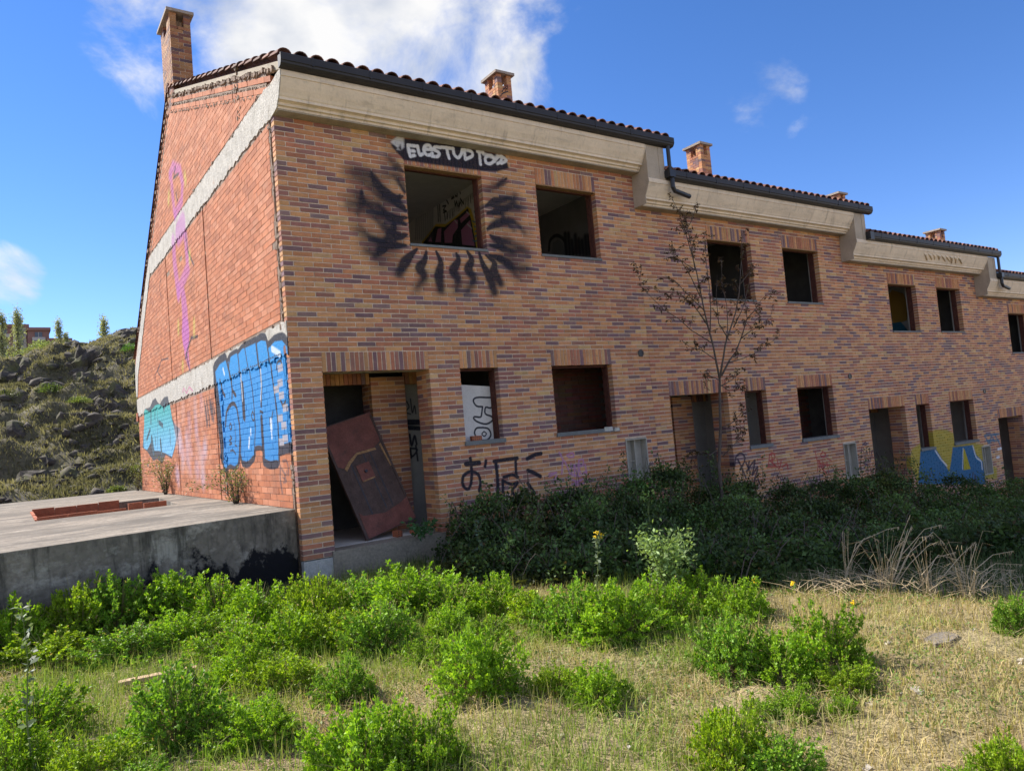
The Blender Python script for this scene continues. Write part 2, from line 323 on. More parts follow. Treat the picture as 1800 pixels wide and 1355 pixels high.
# tags under the ground-floor windows, first house (zoom 800,590 s=4.37)
z = zoomer(800, 590, 4.37, 1, 0., 0, 2)
for l, w in [([(85, 985), (140, 980), (185, 975)], .075), ([(118, 940), (125, 1000), (128, 1080), (118, 1150), (95, 1178), (62, 1150), (60, 1090), (95, 1050), (140, 1045), (180, 1070), (195, 1130), (185, 1190)], .05),
             ([(238, 960), (230, 1005)], .05), ([(300, 965), (400, 950), (478, 940)], .06), ([(312, 965), (325, 1080), (330, 1210)], .06), ([(465, 945), (470, 1060), (482, 1085)], .05), ([(480, 1088), (440, 1068), (375, 1085)], .05),
             ([(365, 1110), (370, 1200)], .05), ([(370, 1115), (430, 1140), (480, 1130), (440, 1190), (470, 1230), (525, 1222)], .05), ([(555, 945), (610, 915), (660, 905)], .065), ([(560, 1035), (600, 1050), (655, 1080)], .065), ([(560, 1135), (590, 1180), (610, 1210)], .06)]:
    fc.curve(z(*l), w, K, soft=.014)
PK = (.48, .22, .40)
for l in [[(800, 895), (830, 950)], [(820, 1060), (830, 960), (860, 1000), (880, 1060)], [(860, 920), (900, 900), (910, 930), (870, 930), (860, 915)], [(890, 980), (900, 1070)], [(920, 1080), (915, 990), (945, 1070), (945, 985)], [(960, 1000), (950, 960), (980, 950), (985, 990), (955, 1010), (970, 1060), (1010, 1040)],
          [(720, 1060), (780, 1050), (720, 1080)], [(780, 1075), (760, 1100)], [(900, 1140), (980, 1100), (910, 1150), (990, 1130)], [(1000, 990), (1010, 1060)], [(860, 1090), (940, 1120)], [(880, 1060), (960, 1080)]]:
    fc.curve(z(*l), .028, PK, soft=.02, alpha=.85)
# second house (zoom 1150,640 s=5.143)
z = zoomer(1150, 640, 5.143, 1, 0., 0, 2)
for l in [[(730, 915), (740, 840), (780, 805), (815, 830), (815, 880), (780, 950)], [(755, 860), (790, 930), (830, 1030)], [(850, 930), (860, 880)], [(835, 970), (910, 870), (885, 1000)], [(890, 1000), (935, 930), (925, 990), (900, 1070)], [(830, 890), (860, 960)], [(940, 1040), (950, 1080)]]:
    fc.curve(z(*l), .045, (.03, .02, .04), soft=.02, alpha=.9)
RD = (.42, .05, .05)
for l in [[(1035, 920), (1045, 820), (1080, 805), (1090, 850), (1050, 870)], [(1045, 870), (1110, 930)], [(1110, 850), (1130, 940), (1150, 870)], [(1160, 930), (1200, 900), (1210, 950)], [(1020, 930), (1100, 920)], [(1060, 820), (1075, 900)], [(1455, 790), (1480, 900), (1475, 970)], [(1500, 960), (1490, 870), (1530, 960), (1525, 880)], [(1520, 790), (1550, 810), (1530, 840), (1505, 820), (1525, 790)], [(1560, 880), (1580, 980)], [(1500, 900), (1590, 910)], [(1560, 850), (1600, 870)], [(1510, 930), (1560, 990)]]:
    fc.curve(z(*l), .032, RD, soft=.02, alpha=.9)
# third house (zoom 1480,640 s=5.2125)
z = zoomer(1480, 640, 5.2125, 1, 0., 0, 2)
for l in [[(195, 760), (210, 870)], [(195, 735), (225, 740), (215, 715), (190, 740)], [(215, 870), (225, 790), (245, 860)], [(180, 760), (185, 850)], [(255, 770), (260, 870), (280, 790)], [(285, 860), (270, 800), (295, 790)], [(200, 900), (240, 930)]]:
    fc.curve(z(*l), .03, (.05, .02, .05), soft=.02, alpha=.85)
YE = (.42, .34, .02); BL = (.02, .13, .27)
fc.fill(z((640, 780), (710, 730), (850, 600), (960, 600), (1030, 640), (1040, 730), (1210, 720), (1300, 740), (1300, 900), (1420, 950), (1420, 1050), (1320, 1050), (1300, 1100), (700, 1100), (620, 900)), YE, .8, soft=.06)
fc.fill(z((720, 790), (850, 760), (900, 840), (985, 990), (1000, 1100), (700, 1100)), BL, soft=.03)
fc.fill(z((1000, 900), (1015, 760), (1200, 740), (1230, 830), (1290, 890), (1320, 1100), (960, 1100)), BL, soft=.03)
fc.fill(z((1110, 770), (1125, 780), (1180, 960), (1115, 970)), YE, soft=.02)
for l in [[(855, 790), (900, 860), (960, 930)], [(1200, 750), (1230, 850), (1275, 890), (1285, 960)]]: fc.curve(z(*l), .05, WH, soft=.03, alpha=.8)
fc.curve(z((1110, 770), (1105, 960)), .04, WH, soft=.02, alpha=.6)
for l in [[(1310, 660), (1350, 720), (1370, 660), (1400, 710)], [(1310, 650), (1440, 640)], [(1400, 640), (1450, 740)], [(1330, 700), (1440, 700)]]: fc.curve(z(*l), .06, (.05, .16, .25), soft=.05, alpha=.8)
for l in [[(1430, 780), (1460, 770)], [(1420, 855), (1440, 850)]]: fc.curve(z(*l), .07, WH, soft=.03)
for pts in [((980, 700, .30),), ((1060, 590, .2),), ((1130, 620, .2),)]: pass
fc_im = fc.image()

gc = Canvas('gable_paint', -0.6, -0.2, 13.0, 8.6, 80)
z = zoomer(360, 580, 4.518, 0, 0., 1, 2)
DK = (.02, .025, .045); AZ = (.012, .25, .62)
shape = [(75, 300), (95, 255), (165, 208), (182, 245), (205, 200), (255, 168), (270, 172), (300, 132), (322, 122), (400, 72), (414, 78), (440, 47), (485, 50), (512, 120), (555, 65), (620, 40), (658, 80), (668, 160), (690, 400), (720, 870), (712, 930), (600, 960), (590, 1050), (560, 1078), (490, 1070), (468, 1040), (458, 945), (400, 945), (395, 1010), (345, 1070), (300, 1065), (285, 1000), (270, 1065), (240, 1098), (200, 1082), (168, 1115), (150, 1090), (135, 930), (110, 700), (85, 480)]
gc.fill(z(*shape), AZ, soft=.02, col2=(.010, .20, .52))
gc.curve(z(*(shape + [shape[0]])), .075, DK, soft=.02, n=3)
gc.stroke(z((80, 330), (90, 480), (115, 700), (135, 900), (140, 1020)), [.12, .28, .3, .26, .2], DK, soft=.03)
gc.stroke(z((80, 310), (120, 240), (165, 210)), .14, DK, soft=.03)
gc.stroke(z((320, 120), (400, 80)), .1, DK); gc.stroke(z((415, 80), (450, 55), (485, 60)), .1, DK); gc.stroke(z((510, 115), (560, 65), (620, 55), (655, 100)), .09, DK)
for l, w in [([(170, 215), (205, 360), (218, 470), (245, 520)], .07), ([(205, 210), (195, 300), (215, 450), (215, 540)], .06), ([(265, 175), (280, 320), (300, 550), (312, 680)], .05), ([(320, 130), (345, 280), (375, 450), (385, 560), (400, 760), (395, 930)], .035), ([(410, 80), (430, 260), (450, 420), (448, 600)], .07),
             ([(295, 440), (308, 600), (312, 680)], .16), ([(490, 55), (520, 250), (555, 520), (580, 740), (590, 960)], .05), ([(165, 760), (175, 650), (210, 590), (245, 600), (268, 700), (280, 850), (270, 1060)], .07),
             ([(450, 700), (458, 830), (468, 1030)], .11), ([(450, 800), (450, 700)], .05), ([(285, 860), (285, 1000)], .04), ([(470, 1050), (520, 1072), (575, 1065)], .12), ([(300, 1060), (345, 1065), (390, 1020)], .1), ([(600, 960), (650, 940), (712, 930)], .14),
             ([(125, 400), (140, 480), (160, 525)], .07), ([(570, 310), (575, 260), (600, 245), (615, 280)], .04), ([(380, 650), (395, 690), (385, 720), (370, 680), (380, 645)], .03), ([(305, 700), (318, 720)], .04), ([(440, 645), (460, 655)], .04), ([(515, 700), (520, 760), (540, 650)], .03), ([(605, 565), (620, 600), (640, 570)], .05),
             ([(205, 740), (215, 770), (205, 790), (195, 765), (205, 740)], .03), ([(235, 740), (245, 860), (240, 910), (255, 920)], .025), ([(200, 840), (215, 860), (195, 880), (215, 900), (195, 910)], .03), ([(205, 960), (225, 955), (245, 985)], .03)]:
    gc.curve(z(*l), w, DK, soft=.012)
for l, w in [([(355, 860), (350, 930)], .06), ([(365, 790), (365, 830)], .05), ([(525, 720), (530, 790)], .09), ([(533, 830), (533, 855)], .05), ([(440, 290), (448, 400), (445, 560)], .035), ([(285, 350), (300, 560)], .035), ([(150, 310), (160, 350)], .06), ([(540, 150), (600, 190)], .09), ([(700, 300), (718, 560), (725, 860)], .03)]:
    gc.curve(z(*l), w, (.6, .68, .8), soft=.03, alpha=.85)
for p in [(600, 420), (610, 520), (640, 620), (600, 700), (630, 760), (640, 860), (610, 890), (600, 300), (570, 470)]:
    a = z(p)[0]; gc.fill([(a[0] - .1, a[1] - .05), (a[0] + .12, a[1] - .05), (a[0] + .12, a[1] + .05), (a[0] - .1, a[1] + .05)], (.42, .36, .34), .75)
gc.stroke(z((640, 150), (660, 320), (670, 480)), .1, (.22, .1, .08), soft=.02); gc.stroke(z((680, 560), (690, 760), (700, 900)), .1, (.1, .1, .09), soft=.05)
for k in range(26):  # the small illegible handwriting line across the blue piece
    x = 205 + k * 16; y = 370 - k * 7.2; gc.stroke(z((x, y), (x + rnd.uniform(2, 8), y - rnd.uniform(-8, 14)), (x + 10, y + rnd.uniform(-6, 6))), .018, DK, soft=.01)
for l, w in [([(620, 1040), (650, 1040), (665, 1110), (660, 1150)], .04), ([(600, 1080), (600, 1180), (615, 1290)], .05), ([(610, 1100), (640, 1150)], .04), ([(620, 1170), (650, 1200), (625, 1210)], .03), ([(650, 1120), (640, 1180)], .03)]: gc.curve(z(*l), w, (.10, .07, .08), soft=.03, alpha=.8)
# teal piece (zoom 235,680 s=6.776)
z = zoomer(235, 680, 6.776, 0, 0., 1, 2)
gc.fill(z((105, 720), (160, 770), (235, 880), (280, 855), (340, 915), (380, 810), (455, 855), (500, 700), (515, 640), (555, 500), (500, 460), (460, 380), (440, 260), (412, 110), (370, 120), (335, 170), (315, 205), (290, 180), (265, 130), (230, 160), (200, 240), (140, 262), (125, 300), (125, 450), (115, 600)), (.05, .06, .08), soft=.03)
gc.fill(z((120, 730), (160, 750), (215, 640), (250, 760), (300, 760), (380, 790), (455, 830), (495, 690), (505, 600), (480, 480), (455, 380), (430, 210), (400, 220), (370, 250), (310, 205), (260, 220), (200, 300), (140, 265), (128, 300), (125, 450), (118, 600)), (.03, .36, .33), col2=(.16, .42, .72), soft=.02)
for l, w in [([(205, 260), (205, 430)], .12), ([(195, 510), (155, 630)], .1), ([(215, 630), (235, 760)], .25), ([(320, 650), (330, 770)], .18), ([(260, 600), (260, 690)], .06), ([(300, 420), (345, 460)], .12), ([(250, 230), (255, 400)], .05), ([(430, 500), (440, 690)], .05), ([(370, 200), (360, 270)], .1), ([(285, 290), (285, 740)], .03)]:
    gc.stroke(z(*l), w, (.04, .10, .14), soft=.04)
for k in range(46):
    x, y = rnd.uniform(500, 860), rnd.uniform(130, 1120); gc.stroke(z((x, y), (x + rnd.uniform(-10, 10), y + rnd.uniform(20, 90))), rnd.uniform(.15, .4), rnd.choice([(.45, .40, .58), (.52, .5, .6), (.6, .35, .3)]), soft=.3, alpha=.28)
for k in range(12):
    x = rnd.uniform(820, 960); y = rnd.uniform(120, 260); gc.stroke(z((x, y), (x + 20, y + rnd.uniform(80, 250))), [.05, .12], (.08, .06, .07), soft=.05, alpha=.75)
# pink figures high on the gable (zoom 280,280 s=3.566)
z = zoomer(280, 280, 3.566, 0, 0., 1, 2); PM = (.42, .12, .42)
gc.stroke(z((65, 100), (85, 45), (130, 70), (145, 150), (140, 260), (100, 350)), .22, PM, soft=.12, alpha=.62); gc.stroke(z((75, 120), (90, 300), (100, 350)), .24, PM, soft=.14, alpha=.55)
gc.stroke(z((150, 410), (120, 470)), .5, PM, soft=.14, alpha=.62); gc.stroke(z((90, 520), (95, 640), (120, 840)), .35, PM, soft=.14, alpha=.62); gc.stroke(z((165, 490), (180, 680), (120, 830)), .3, PM, soft=.14, alpha=.62)
gc.stroke(z((150, 870), (160, 960), (165, 1100)), [.40, .5, .65], PM, soft=.12, alpha=.66); gc.stroke(z((165, 1100), (170, 1200), (190, 1310)), [.7, .4, .1], PM, soft=.08, alpha=.55)
for l in [[(100, 50), (90, 120), (120, 90)], [(105, 215), (115, 260)], [(165, 470), (180, 580), (215, 660)], [(200, 1120), (175, 1200), (165, 1250)], [(200, 1120), (240, 1110)], [(170, 1220), (190, 1320)]]: gc.stroke(z(*l), .06, DK, soft=.03, alpha=.9)
for l in [[(160, 100), (165, 140)], [(60, 220), (58, 270)], [(190, 590), (190, 640)], [(218, 1020), (218, 1090)], [(120, 1030), (120, 1080)], [(148, 1280), (146, 1310)]]: gc.stroke(z(*l), .12, (.5, .55, .1), soft=.2, alpha=.6)
z = zoomer(225, 420, 4.235, 0, 0., 1, 2)
for l in [[(300, 890), (250, 900), (220, 990), (255, 1040)], [(240, 930), (200, 1020), (205, 1060)], [(245, 290), (232, 360), (245, 425)], [(410, 1140), (420, 1110), (440, 1150), (460, 1100), (485, 1130)]]: gc.stroke(z(*l), .035, DK if l[0][0] != 410 else (.5, .15, .3), soft=.02, alpha=.85)
gc_im = gc.image()

pc = Canvas('porch_panel_paint', 2.0, -.2, 2.75, 2.3, 120)
z = zoomer(527, 598, 2.083, 1, 1.14, 0, 2)
for l, w in [([(392, 225), (400, 245), (385, 262), (405, 270)], .02), ([(405, 215), (412, 265), (420, 240), (425, 268)], .02), ([(395, 300), (438, 300)], .09), ([(396, 320), (436, 322)], .07), ([(402, 345), (410, 385), (420, 350), (428, 380)], .035), ([(405, 395), (430, 400), (412, 425), (402, 405)], .03), ([(425, 385), (432, 440)], .03), ([(405, 395), (408, 430)], .03)]:
    pc.curve(z(*l), w, K, soft=.015)
pc_im = pc.image()
# interior wall paint
ic = Canvas('room_paint', 0.3, 2.9, 4.2, 5.6, 90)
z = zoomer(600, 230, 4.517, 0, 3.9, 1, 2)
ic.fill(z((640, 880), (720, 780), (750, 740), (830, 740), (920, 670), (1000, 600), (1030, 620), (1070, 750), (1110, 930), (640, 930)), (.75, .52, .04), soft=.03)
ic.fill(z((650, 890), (720, 800), (745, 760), (820, 765), (930, 680), (1005, 615), (1030, 700), (1075, 940), (640, 930)), (.02, .02, .02), soft=.01)
for p in [[(690, 880), (712, 840), (722, 880)], [(745, 885), (765, 780), (795, 770), (790, 885)], [(820, 890), (815, 800), (900, 705), (925, 710), (925, 770), (885, 830), (880, 890)], [(940, 700), (1005, 640), (1020, 670), (950, 735)], [(950, 790), (1020, 710), (1060, 915), (960, 905)]]: ic.fill(z(*p), (.55, .20, .33), soft=.01)
for l in [[(995, 645), (1018, 665)], [(1000, 740), (1035, 775)], [(900, 712), (920, 735)]]: ic.stroke(z(*l), .02, (.7, .7, .7))
for l in [[(870, 460), (880, 540)], [(870, 460), (890, 490), (875, 500), (895, 530), (875, 540)], [(900, 440), (905, 520), (920, 520), (915, 430)], [(905, 420), (935, 410)], [(925, 415), (945, 500)], [(900, 560), (905, 600), (915, 560), (925, 600)], [(935, 560), (935, 600), (950, 560), (945, 540), (970, 580)], [(820, 520), (835, 550), (850, 580)], [(805, 600), (830, 595), (810, 630), (835, 640), (810, 650)], [(820, 650), (825, 710)], [(840, 650), (840, 700)], [(765, 555), (770, 720)], [(780, 580), (785, 720)]]: ic.stroke(z(*l), .03, (.02, .02, .02))
for k in range(26):
    x = 850 + k * 9; y = 640 - k * 7; ic.stroke(z((x, y), (x + rnd.uniform(-5, 8), y + rnd.uniform(30, 80))), .014, (.03, .03, .03))
for k in range(10): ic.stroke(z((600 + k * 14, 560 + rnd.uniform(-40, 40)), (590 + k * 15, 860)), .04, (.12, .12, .14), soft=.06, alpha=.6)
for k in range(7): ic.curve(z((1040 + rnd.uniform(0, 40), 640 + k * 38), (1060, 650 + k * 38), (1085, 640 + k * 38)), .02, (.05, .2, .3), soft=.015)
ic_im = ic.image()
icb = Canvas('room_b_paint', .3, 2.9, 4.2, 5.6, 60)
z = zoomer(880, 400, 8.47, 0, 6.3, 1, 2)
icb.curve(z((720, 340), (740, 190), (840, 120), (950, 200), (980, 380)), .07, (.02, .02, .02)); icb.fill(z((760, 380), (780, 230), (850, 180), (920, 230), (950, 390)), (.14, .14, .13)); icb.fill(z((1080, 380), (1130, 150), (1180, 380)), (.2, .1, .1))
for k in range(8): icb.stroke(z((960 + k * 50, 150 + rnd.uniform(-60, 60)), (980 + k * 50, 390)), .1, (.02, .02, .02), soft=.08)
icb_im = icb.image()
icc = Canvas('far_room_paint', .3, 1.3, 4.2, 5., 60)
z = zoomer(1440, 380, 5., 0, 2 * 6.41657 + 3.9, 1, 2)
icc.fill(z((600, 700), (640, 650), (740, 680), (790, 800), (770, 920), (650, 950)), (.42, .24, .04)); icc.fill(z((630, 940), (720, 930), (800, 1030), (640, 1040)), (.02, .16, .26))
icc_im = icc.image()
bc = Canvas('board_paint', 2.5, .9, 3.6, 2.1, 250)
z = zoomer(800, 590, 4.37, 1, .24, 0, 2)
bc.curve(z((210, 545), (165, 540), (140, 500), (165, 475), (250, 475), (295, 480), (300, 530), (270, 555), (235, 550), (232, 600), (280, 620), (288, 650), (240, 678), (180, 665), (145, 640), (150, 622), (195, 625), (205, 590), (210, 545)), .028, K, soft=.01, n=3)
bc.curve(z((215, 705), (165, 710), (150, 750), (180, 795), (245, 800), (275, 760), (255, 715), (215, 705)), .028, K, soft=.01, n=4)
bc.curve(z((222, 735), (206, 755), (225, 772), (240, 752), (222, 735)), .02, K, soft=.01)
bc.fill(z((218, 822), (268, 826), (268, 842), (218, 838)), K)
bc_im = bc.image()

M = {}
PF = [(fc, fc_im, 0, 2)]; PG = [(gc, gc_im, 1, 2)]
M['brick'] = mat('facing_brick', attr=True, rough=.8, var=.16, vscale=9, fine=.16, fscale=120, bump=.25, bscale=160, paint=PF, stains=[((.22, .13, .125), 2.6, .54, .64, .55, (1.6, 1, 15)), ((.60, .36, .18), 2.2, .58, .68, .5, (1.9, 1, 15.7)), ((.30, .19, .13), .9, .56, .75, .3, (1, 1, 1)), ((.17, .11, .09), 1.3, .57, .74, .40, (2.4, 1, .22)), ((.56, .46, .40), 2.4, .63, .76, .45, (1, 1, .8))])
M['mortar'] = mat('mortar', (.70, .56, .44), var=.2, vscale=5, fine=.15, bump=.3, paint=PF)
M['hollow'] = mat('hollow_clay_brick', attr=True, rough=.9, var=.12, vscale=4, fine=.12, fscale=70, bump=.25, bscale=90, paint=PG, stains=[((.52, .40, .33), 7., .58, .76, .45, (1, 1, 1)), ((.30, .095, .055), 2.2, .53, .66, .55, (1, 14, 1.2)), ((.24, .13, .09), .8, .56, .74, .55, (1, 1, .6))])
M['gmortar'] = mat('rough_grey_mortar', (.30, .22, .17), rough=.95, var=.35, vscale=10, fine=.3, fscale=60, bump=1., bscale=50, paint=PG)
M['gconc'] = mat('weathered_pale_concrete', (.50, .475, .43), rough=.95, var=.2, vscale=4, fine=.22, fscale=40, bump=.8, bscale=40, paint=PG, stains=[((.24, .21, .17), 5., .53, .68, .7, (1, 1, .6)), ((.50, .25, .16), 3., .62, .72, .5, (1, 1, 2)), ((.58, .56, .52), 1.6, .55, .7, .6, (1, 1, 1))])
M['cornice'] = mat('grimy_cream_moulding', (.78, .65, .50), rough=.85, var=.12, vscale=2.2, fine=.04, fscale=30, bump=.12, bscale=30, stains=[((.20, .18, .14), 3.2, .55, .75, .5, (.6, 1, 2.5)), ((.26, .22, .17), 2.2, .56, .70, .6, (3., 1, .3)), ((.36, .34, .27), 9., .55, .75, .4, (1, 1, 1))])
M['soffit'] = mat('concrete_soffit', (.40, .345, .27), rough=.9, var=.2, vscale=3, fine=.12, bump=.2, stains=[((.16, .15, .12), 4., .5, .75, .6, (1, 1, 1))])
M['pier'] = mat('grey_plaster_pier', (.44, .37, .29), rough=.9, var=.14, vscale=3, fine=.08, bump=.15, stains=[((.2, .19, .16), 4., .52, .75, .5, (1, 1, .5))])
M['gutter'] = mat('dark_grey_gutter_metal', (.030, .027, .028), rough=.5, metal=.3, spec=.5, var=.2, vscale=3, fine=.1)
M['pipe'] = mat('black_pipe', (.02, .021, .025), rough=.35, spec=.5, var=.2)
M['tile'] = mat('clay_roof_tile', attr=True, rough=.85, var=.25, vscale=12, fine=.2, bump=.4, bscale=60, stains=[((.12, .10, .08), 8., .55, .75, .6, (1, 1, 1))])
M['sill'] = mat('grey_stone_sill', (.17, .18, .18), rough=.7, var=.2, vscale=8, fine=.15, bump=.2)
M['frame'] = mat('rusty_red_frame', (.10, .035, .025), rough=.8, var=.4, vscale=15, fine=.3, bump=.5)
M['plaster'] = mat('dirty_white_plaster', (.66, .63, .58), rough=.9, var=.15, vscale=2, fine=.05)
M['plaster_dark'] = mat('dark_plaster', (.14, .135, .13), rough=.9, var=.35, vscale=2, fine=.1)  # near-black plaster, mottled by noise, for inner walls
M['room'] = mat('painted_room_wall', (.80, .76, .70), rough=.9, var=.12, vscale=2, paint=[(ic, ic_im, 1, 2)])
M['room_b'] = mat('painted_dark_room_wall', (.22, .21, .20), rough=.9, var=.2, vscale=2, paint=[(icb, icb_im, 1, 2)])
M['room_c'] = mat('painted_far_room_wall', (.45, .44, .42), rough=.9, var=.2, vscale=2, paint=[(icc, icc_im, 1, 2)])
M['inbrick'] = mat('inner_brick', attr=True, rough=.9, var=.2, vscale=10, fine=.2)
M['slab'] = mat('weathered_concrete_slab', (.26, .225, .185), rough=.95, var=.2, vscale=1.2, fine=.2, fscale=25, bump=.5, bscale=25, stains=[((.10, .09, .078), 1.1, .42, .60, .85, (.5, 1.6, 1)), ((.13, .11, .09), 5., .52, .64, .7, (1, 1, 1)), ((.52, .47, .40), 2.5, .58, .7, .6, (.6, 1.2, 1))])
M['slabwall'] = mat('stained_concrete_wall', (.20, .175, .145), rough=.92, var=.35, vscale=1.6, fine=.25, fscale=18, bump=.7, bscale=18,
                    stains=[((.07, .065, .055), 1.2, .50, .70, .85, (1.4, 1, .5)), ((.40, .37, .32), 1.7, .52, .62, .8, (1, 1, 1.4)), ((.05, .045, .038), 2.6, .52, .64, .8, (2.5, 1, .35)), ((.10, .095, .07), 9., .55, .68, .5, (1, 1, 1)), ((.008, .008, .011), 2.0, .50, .56, 1., (1, 1, .8), (-0.02, .55))])
M['redclay'] = mat('red_hollow_block', (.40, .13, .065), rough=.85, var=.2, vscale=9, fine=.15, bump=.3)
M['step'] = mat('porch_concrete', (.30, .26, .21), rough=.9, var=.2, vscale=3, fine=.2, fscale=30, bump=.4, stains=[((.12, .10, .08), 3., .54, .72, .6, (1, 1, 1.5))])
M['whitewash'] = mat('whitewashed_plinth', (.50, .49, .47), rough=.9, var=.2, vscale=4, fine=.15, bump=.3, stains=[((.2, .18, .15), 4., .55, .7, .7, (1, 1, 1))])
M['doorred'] = mat('peeling_oxblood_door_veneer', (.19, .07, .055), rough=.7, var=.3, vscale=6, fine=.2, bump=.3, stains=[((.055, .04, .038), 7., .55, .75, .7, (1, 1, 1))])
M['doordark'] = mat('bare_dark_board', (.095, .062, .055), rough=.85, var=.3, vscale=8, fine=.2, bump=.3)
M['torn'] = mat('torn_bare_wood', (.35, .20, .10), rough=.9, var=.3, vscale=20, fine=.3)
M['metalgrey'] = mat('galvanised_grey', (.16, .16, .16), rough=.6, metal=.2, var=.3, vscale=10)
M['panel'] = mat('grey_plaster_panel', (.34, .325, .30), rough=.9, var=.2, vscale=2, fine=.08, paint=[(pc, pc_im, 0, 2)])
M['board'] = mat('white_board', (.66, .63, .60), rough=.85, var=.1, vscale=3, fine=.08, paint=[(bc, bc_im, 0, 2)], stains=[((.45, .40, .35), 4., .55, .8, .6, (1, 1, 1))])
M['box'] = mat('cream_meter_box', (.42, .39, .33), rough=.7, var=.12, vscale=6, fine=.1, stains=[((.25, .22, .18), 7., .6, .8, .7, (1, 1, 1))])
M['leaf'] = mat('bright_leaf', attr=True, rough=.55, var=.3, vscale=3, spec=.35, translucent=.34)
M['bramble'] = mat('dark_bramble_leaf', attr=True, rough=.5, var=.35, vscale=2, spec=.3, translucent=.25)
M['sapleaf'] = mat('reddish_sapling_leaf', attr=True, rough=.6, var=.3, vscale=8, translucent=.3, sat2=(1.4, 1, .8))
M['bark'] = mat('grey_brown_bark', (.11, .085, .07), rough=.9, var=.3, vscale=14, fine=.2, bump=.4)
M['drystem'] = mat('olive_brown_stem', (.26, .22, .10), rough=.85, var=.4, vscale=6)
M['stem'] = mat('green_stem', (.13, .17, .05), rough=.8, var=.3, vscale=10)
M['grass'] = mat('grass_blade', attr=True, rough=.7, var=.25, vscale=2, translucent=.35, sat2=(1.2, 1.2, .8))
M['drygrass'] = mat('dry_straw', (.66, .53, .34), rough=.8, var=.3, vscale=6, translucent=.25, sat2=(1, 1, .9))
M['plank'] = mat('weathered_plank', (.48, .34, .21), rough=.9, var=.25, vscale=10, fine=.25, fscale=50, bump=.4)
M['rock'] = mat('grey_outcrop_rock', (.085, .072, .062), rough=.95, var=.5, vscale=2.3, fine=.4, fscale=9, bump=1., bscale=4, stains=[((.12, .12, .05), 1.6, .50, .62, .9, (1, 1, 1)), ((.14, .12, .10), 3.5, .58, .72, .6, (1, 1, 1))])
M['yellow'] = mat('yellow_petal', (.80, .55, .02), rough=.6, var=.2)
M['stone'] = mat('flat_grey_stone', (.22, .19, .155), rough=.9, var=.25, vscale=8, fine=.2, bump=.5)

# ================================================================== THE TERRACE
UW = 6.41657; UD = 0.597639; H = UD / 9; BL_ = UW / 24; J = .014    # unit width, step, course height, brick module
Z0 = 2.19 - 200 * H                                                 # a course line runs at z = 2.19
TOPW = 2.19 + 51 * H                                                # underside of the cornice
UP_T, UP_B, KT, KB, PB = 2.19 + 45 * H, 2.19 + 27 * H, 2.19, 2.19 - 17 * H, 2.19 - 35 * H
MBT, MBB = 2.19 - 19 * H - .03, 2.19 - 31 * H                       # meter niche
OPEN = [('a', 1.855, 3.175, UP_B, UP_T), ('b', 4.22, 5.50, UP_B, UP_T), ('n', 2.515, 3.185, KB, KT), ('k', 4.22, 5.51, KB, KT), ('p', .42, 2.003, PB - .6, KT), ('m', 5.66, 6.16, MBB, MBT)]
PAL = [((.60, .30, .135), .27), ((.53, .235, .11), .21), ((.45, .18, .105), .18), ((.33, .15, .115), .15), ((.215, .125, .132), .085), ((.27, .165, .155), .05), ((.60, .36, .17), .04)]
def bcol(shift=0.):
    r = rnd.random(); s = 0
    for c, p in PAL:
        s += p
        if r < s: break
    k = rnd.uniform(.86, 1.12); g = 1 - shift
    return tuple(q * k * (1 + rnd.uniform(-.04, .04)) for q in c)
def add_brick_obj(parent, name, a, b, c, m, jit=.0012):
    cx = tuple((p + q) / 2 for p, q in zip(a, b)); mb = MB()
    mb.box(tuple(p - q for p, q in zip(a, cx)), tuple(p - q for p, q in zip(b, cx)), c, jit)
    o = mb.build(name, m, parent); o.location = cx; return o
def emit(bricks, parent, m, n_ind, name='brick', rest='brickwork'):
    """bricks: list of (a,b,col); the n_ind nearest become objects, the rest one mesh"""
    key = lambda q: sum(((q[0][i] + q[1][i]) / 2 - CAM_LOC[i]) ** 2 for i in range(3))
    bricks = sorted(bricks, key=key)
    for a, b, c in bricks[:n_ind]: add_brick_obj(parent, name, a, b, c, m)
    if len(bricks) > n_ind:
        mb = MB()
        for a, b, c in bricks[n_ind:]: mb.box(a, b, c, .001)
        o = mb.build(rest, m, parent); o['kind'] = 'stuff'
def cut(intervals, x0, x1):
    r = []
    for a, b in intervals:
        if x1 <= a or x0 >= b: r.append((a, b)); continue
        if x0 > a: r.append((a, x0))
        if x1 < b: r.append((x1, b))
    return r
def wall_cells(mb, y0, y1, x0, x1, z0, z1, opens, grow=0., c=(1, 1, 1)):
    zs = sorted({z0, z1} | {min(max(q, z0), z1) for o in opens for q in (o[2] - grow, o[3] + grow)})
    for a, b in zip(zs, zs[1:]):
        if b - a < 1e-5: continue
        iv = [(x0, x1)]
        for o in opens:
            if o[2] - grow < (a + b) / 2 < o[3] + grow: iv = cut(iv, o[0] - grow, o[1] + grow)
        for p, q in iv: mb.box((p, y0, a), (q, y1, b), c)

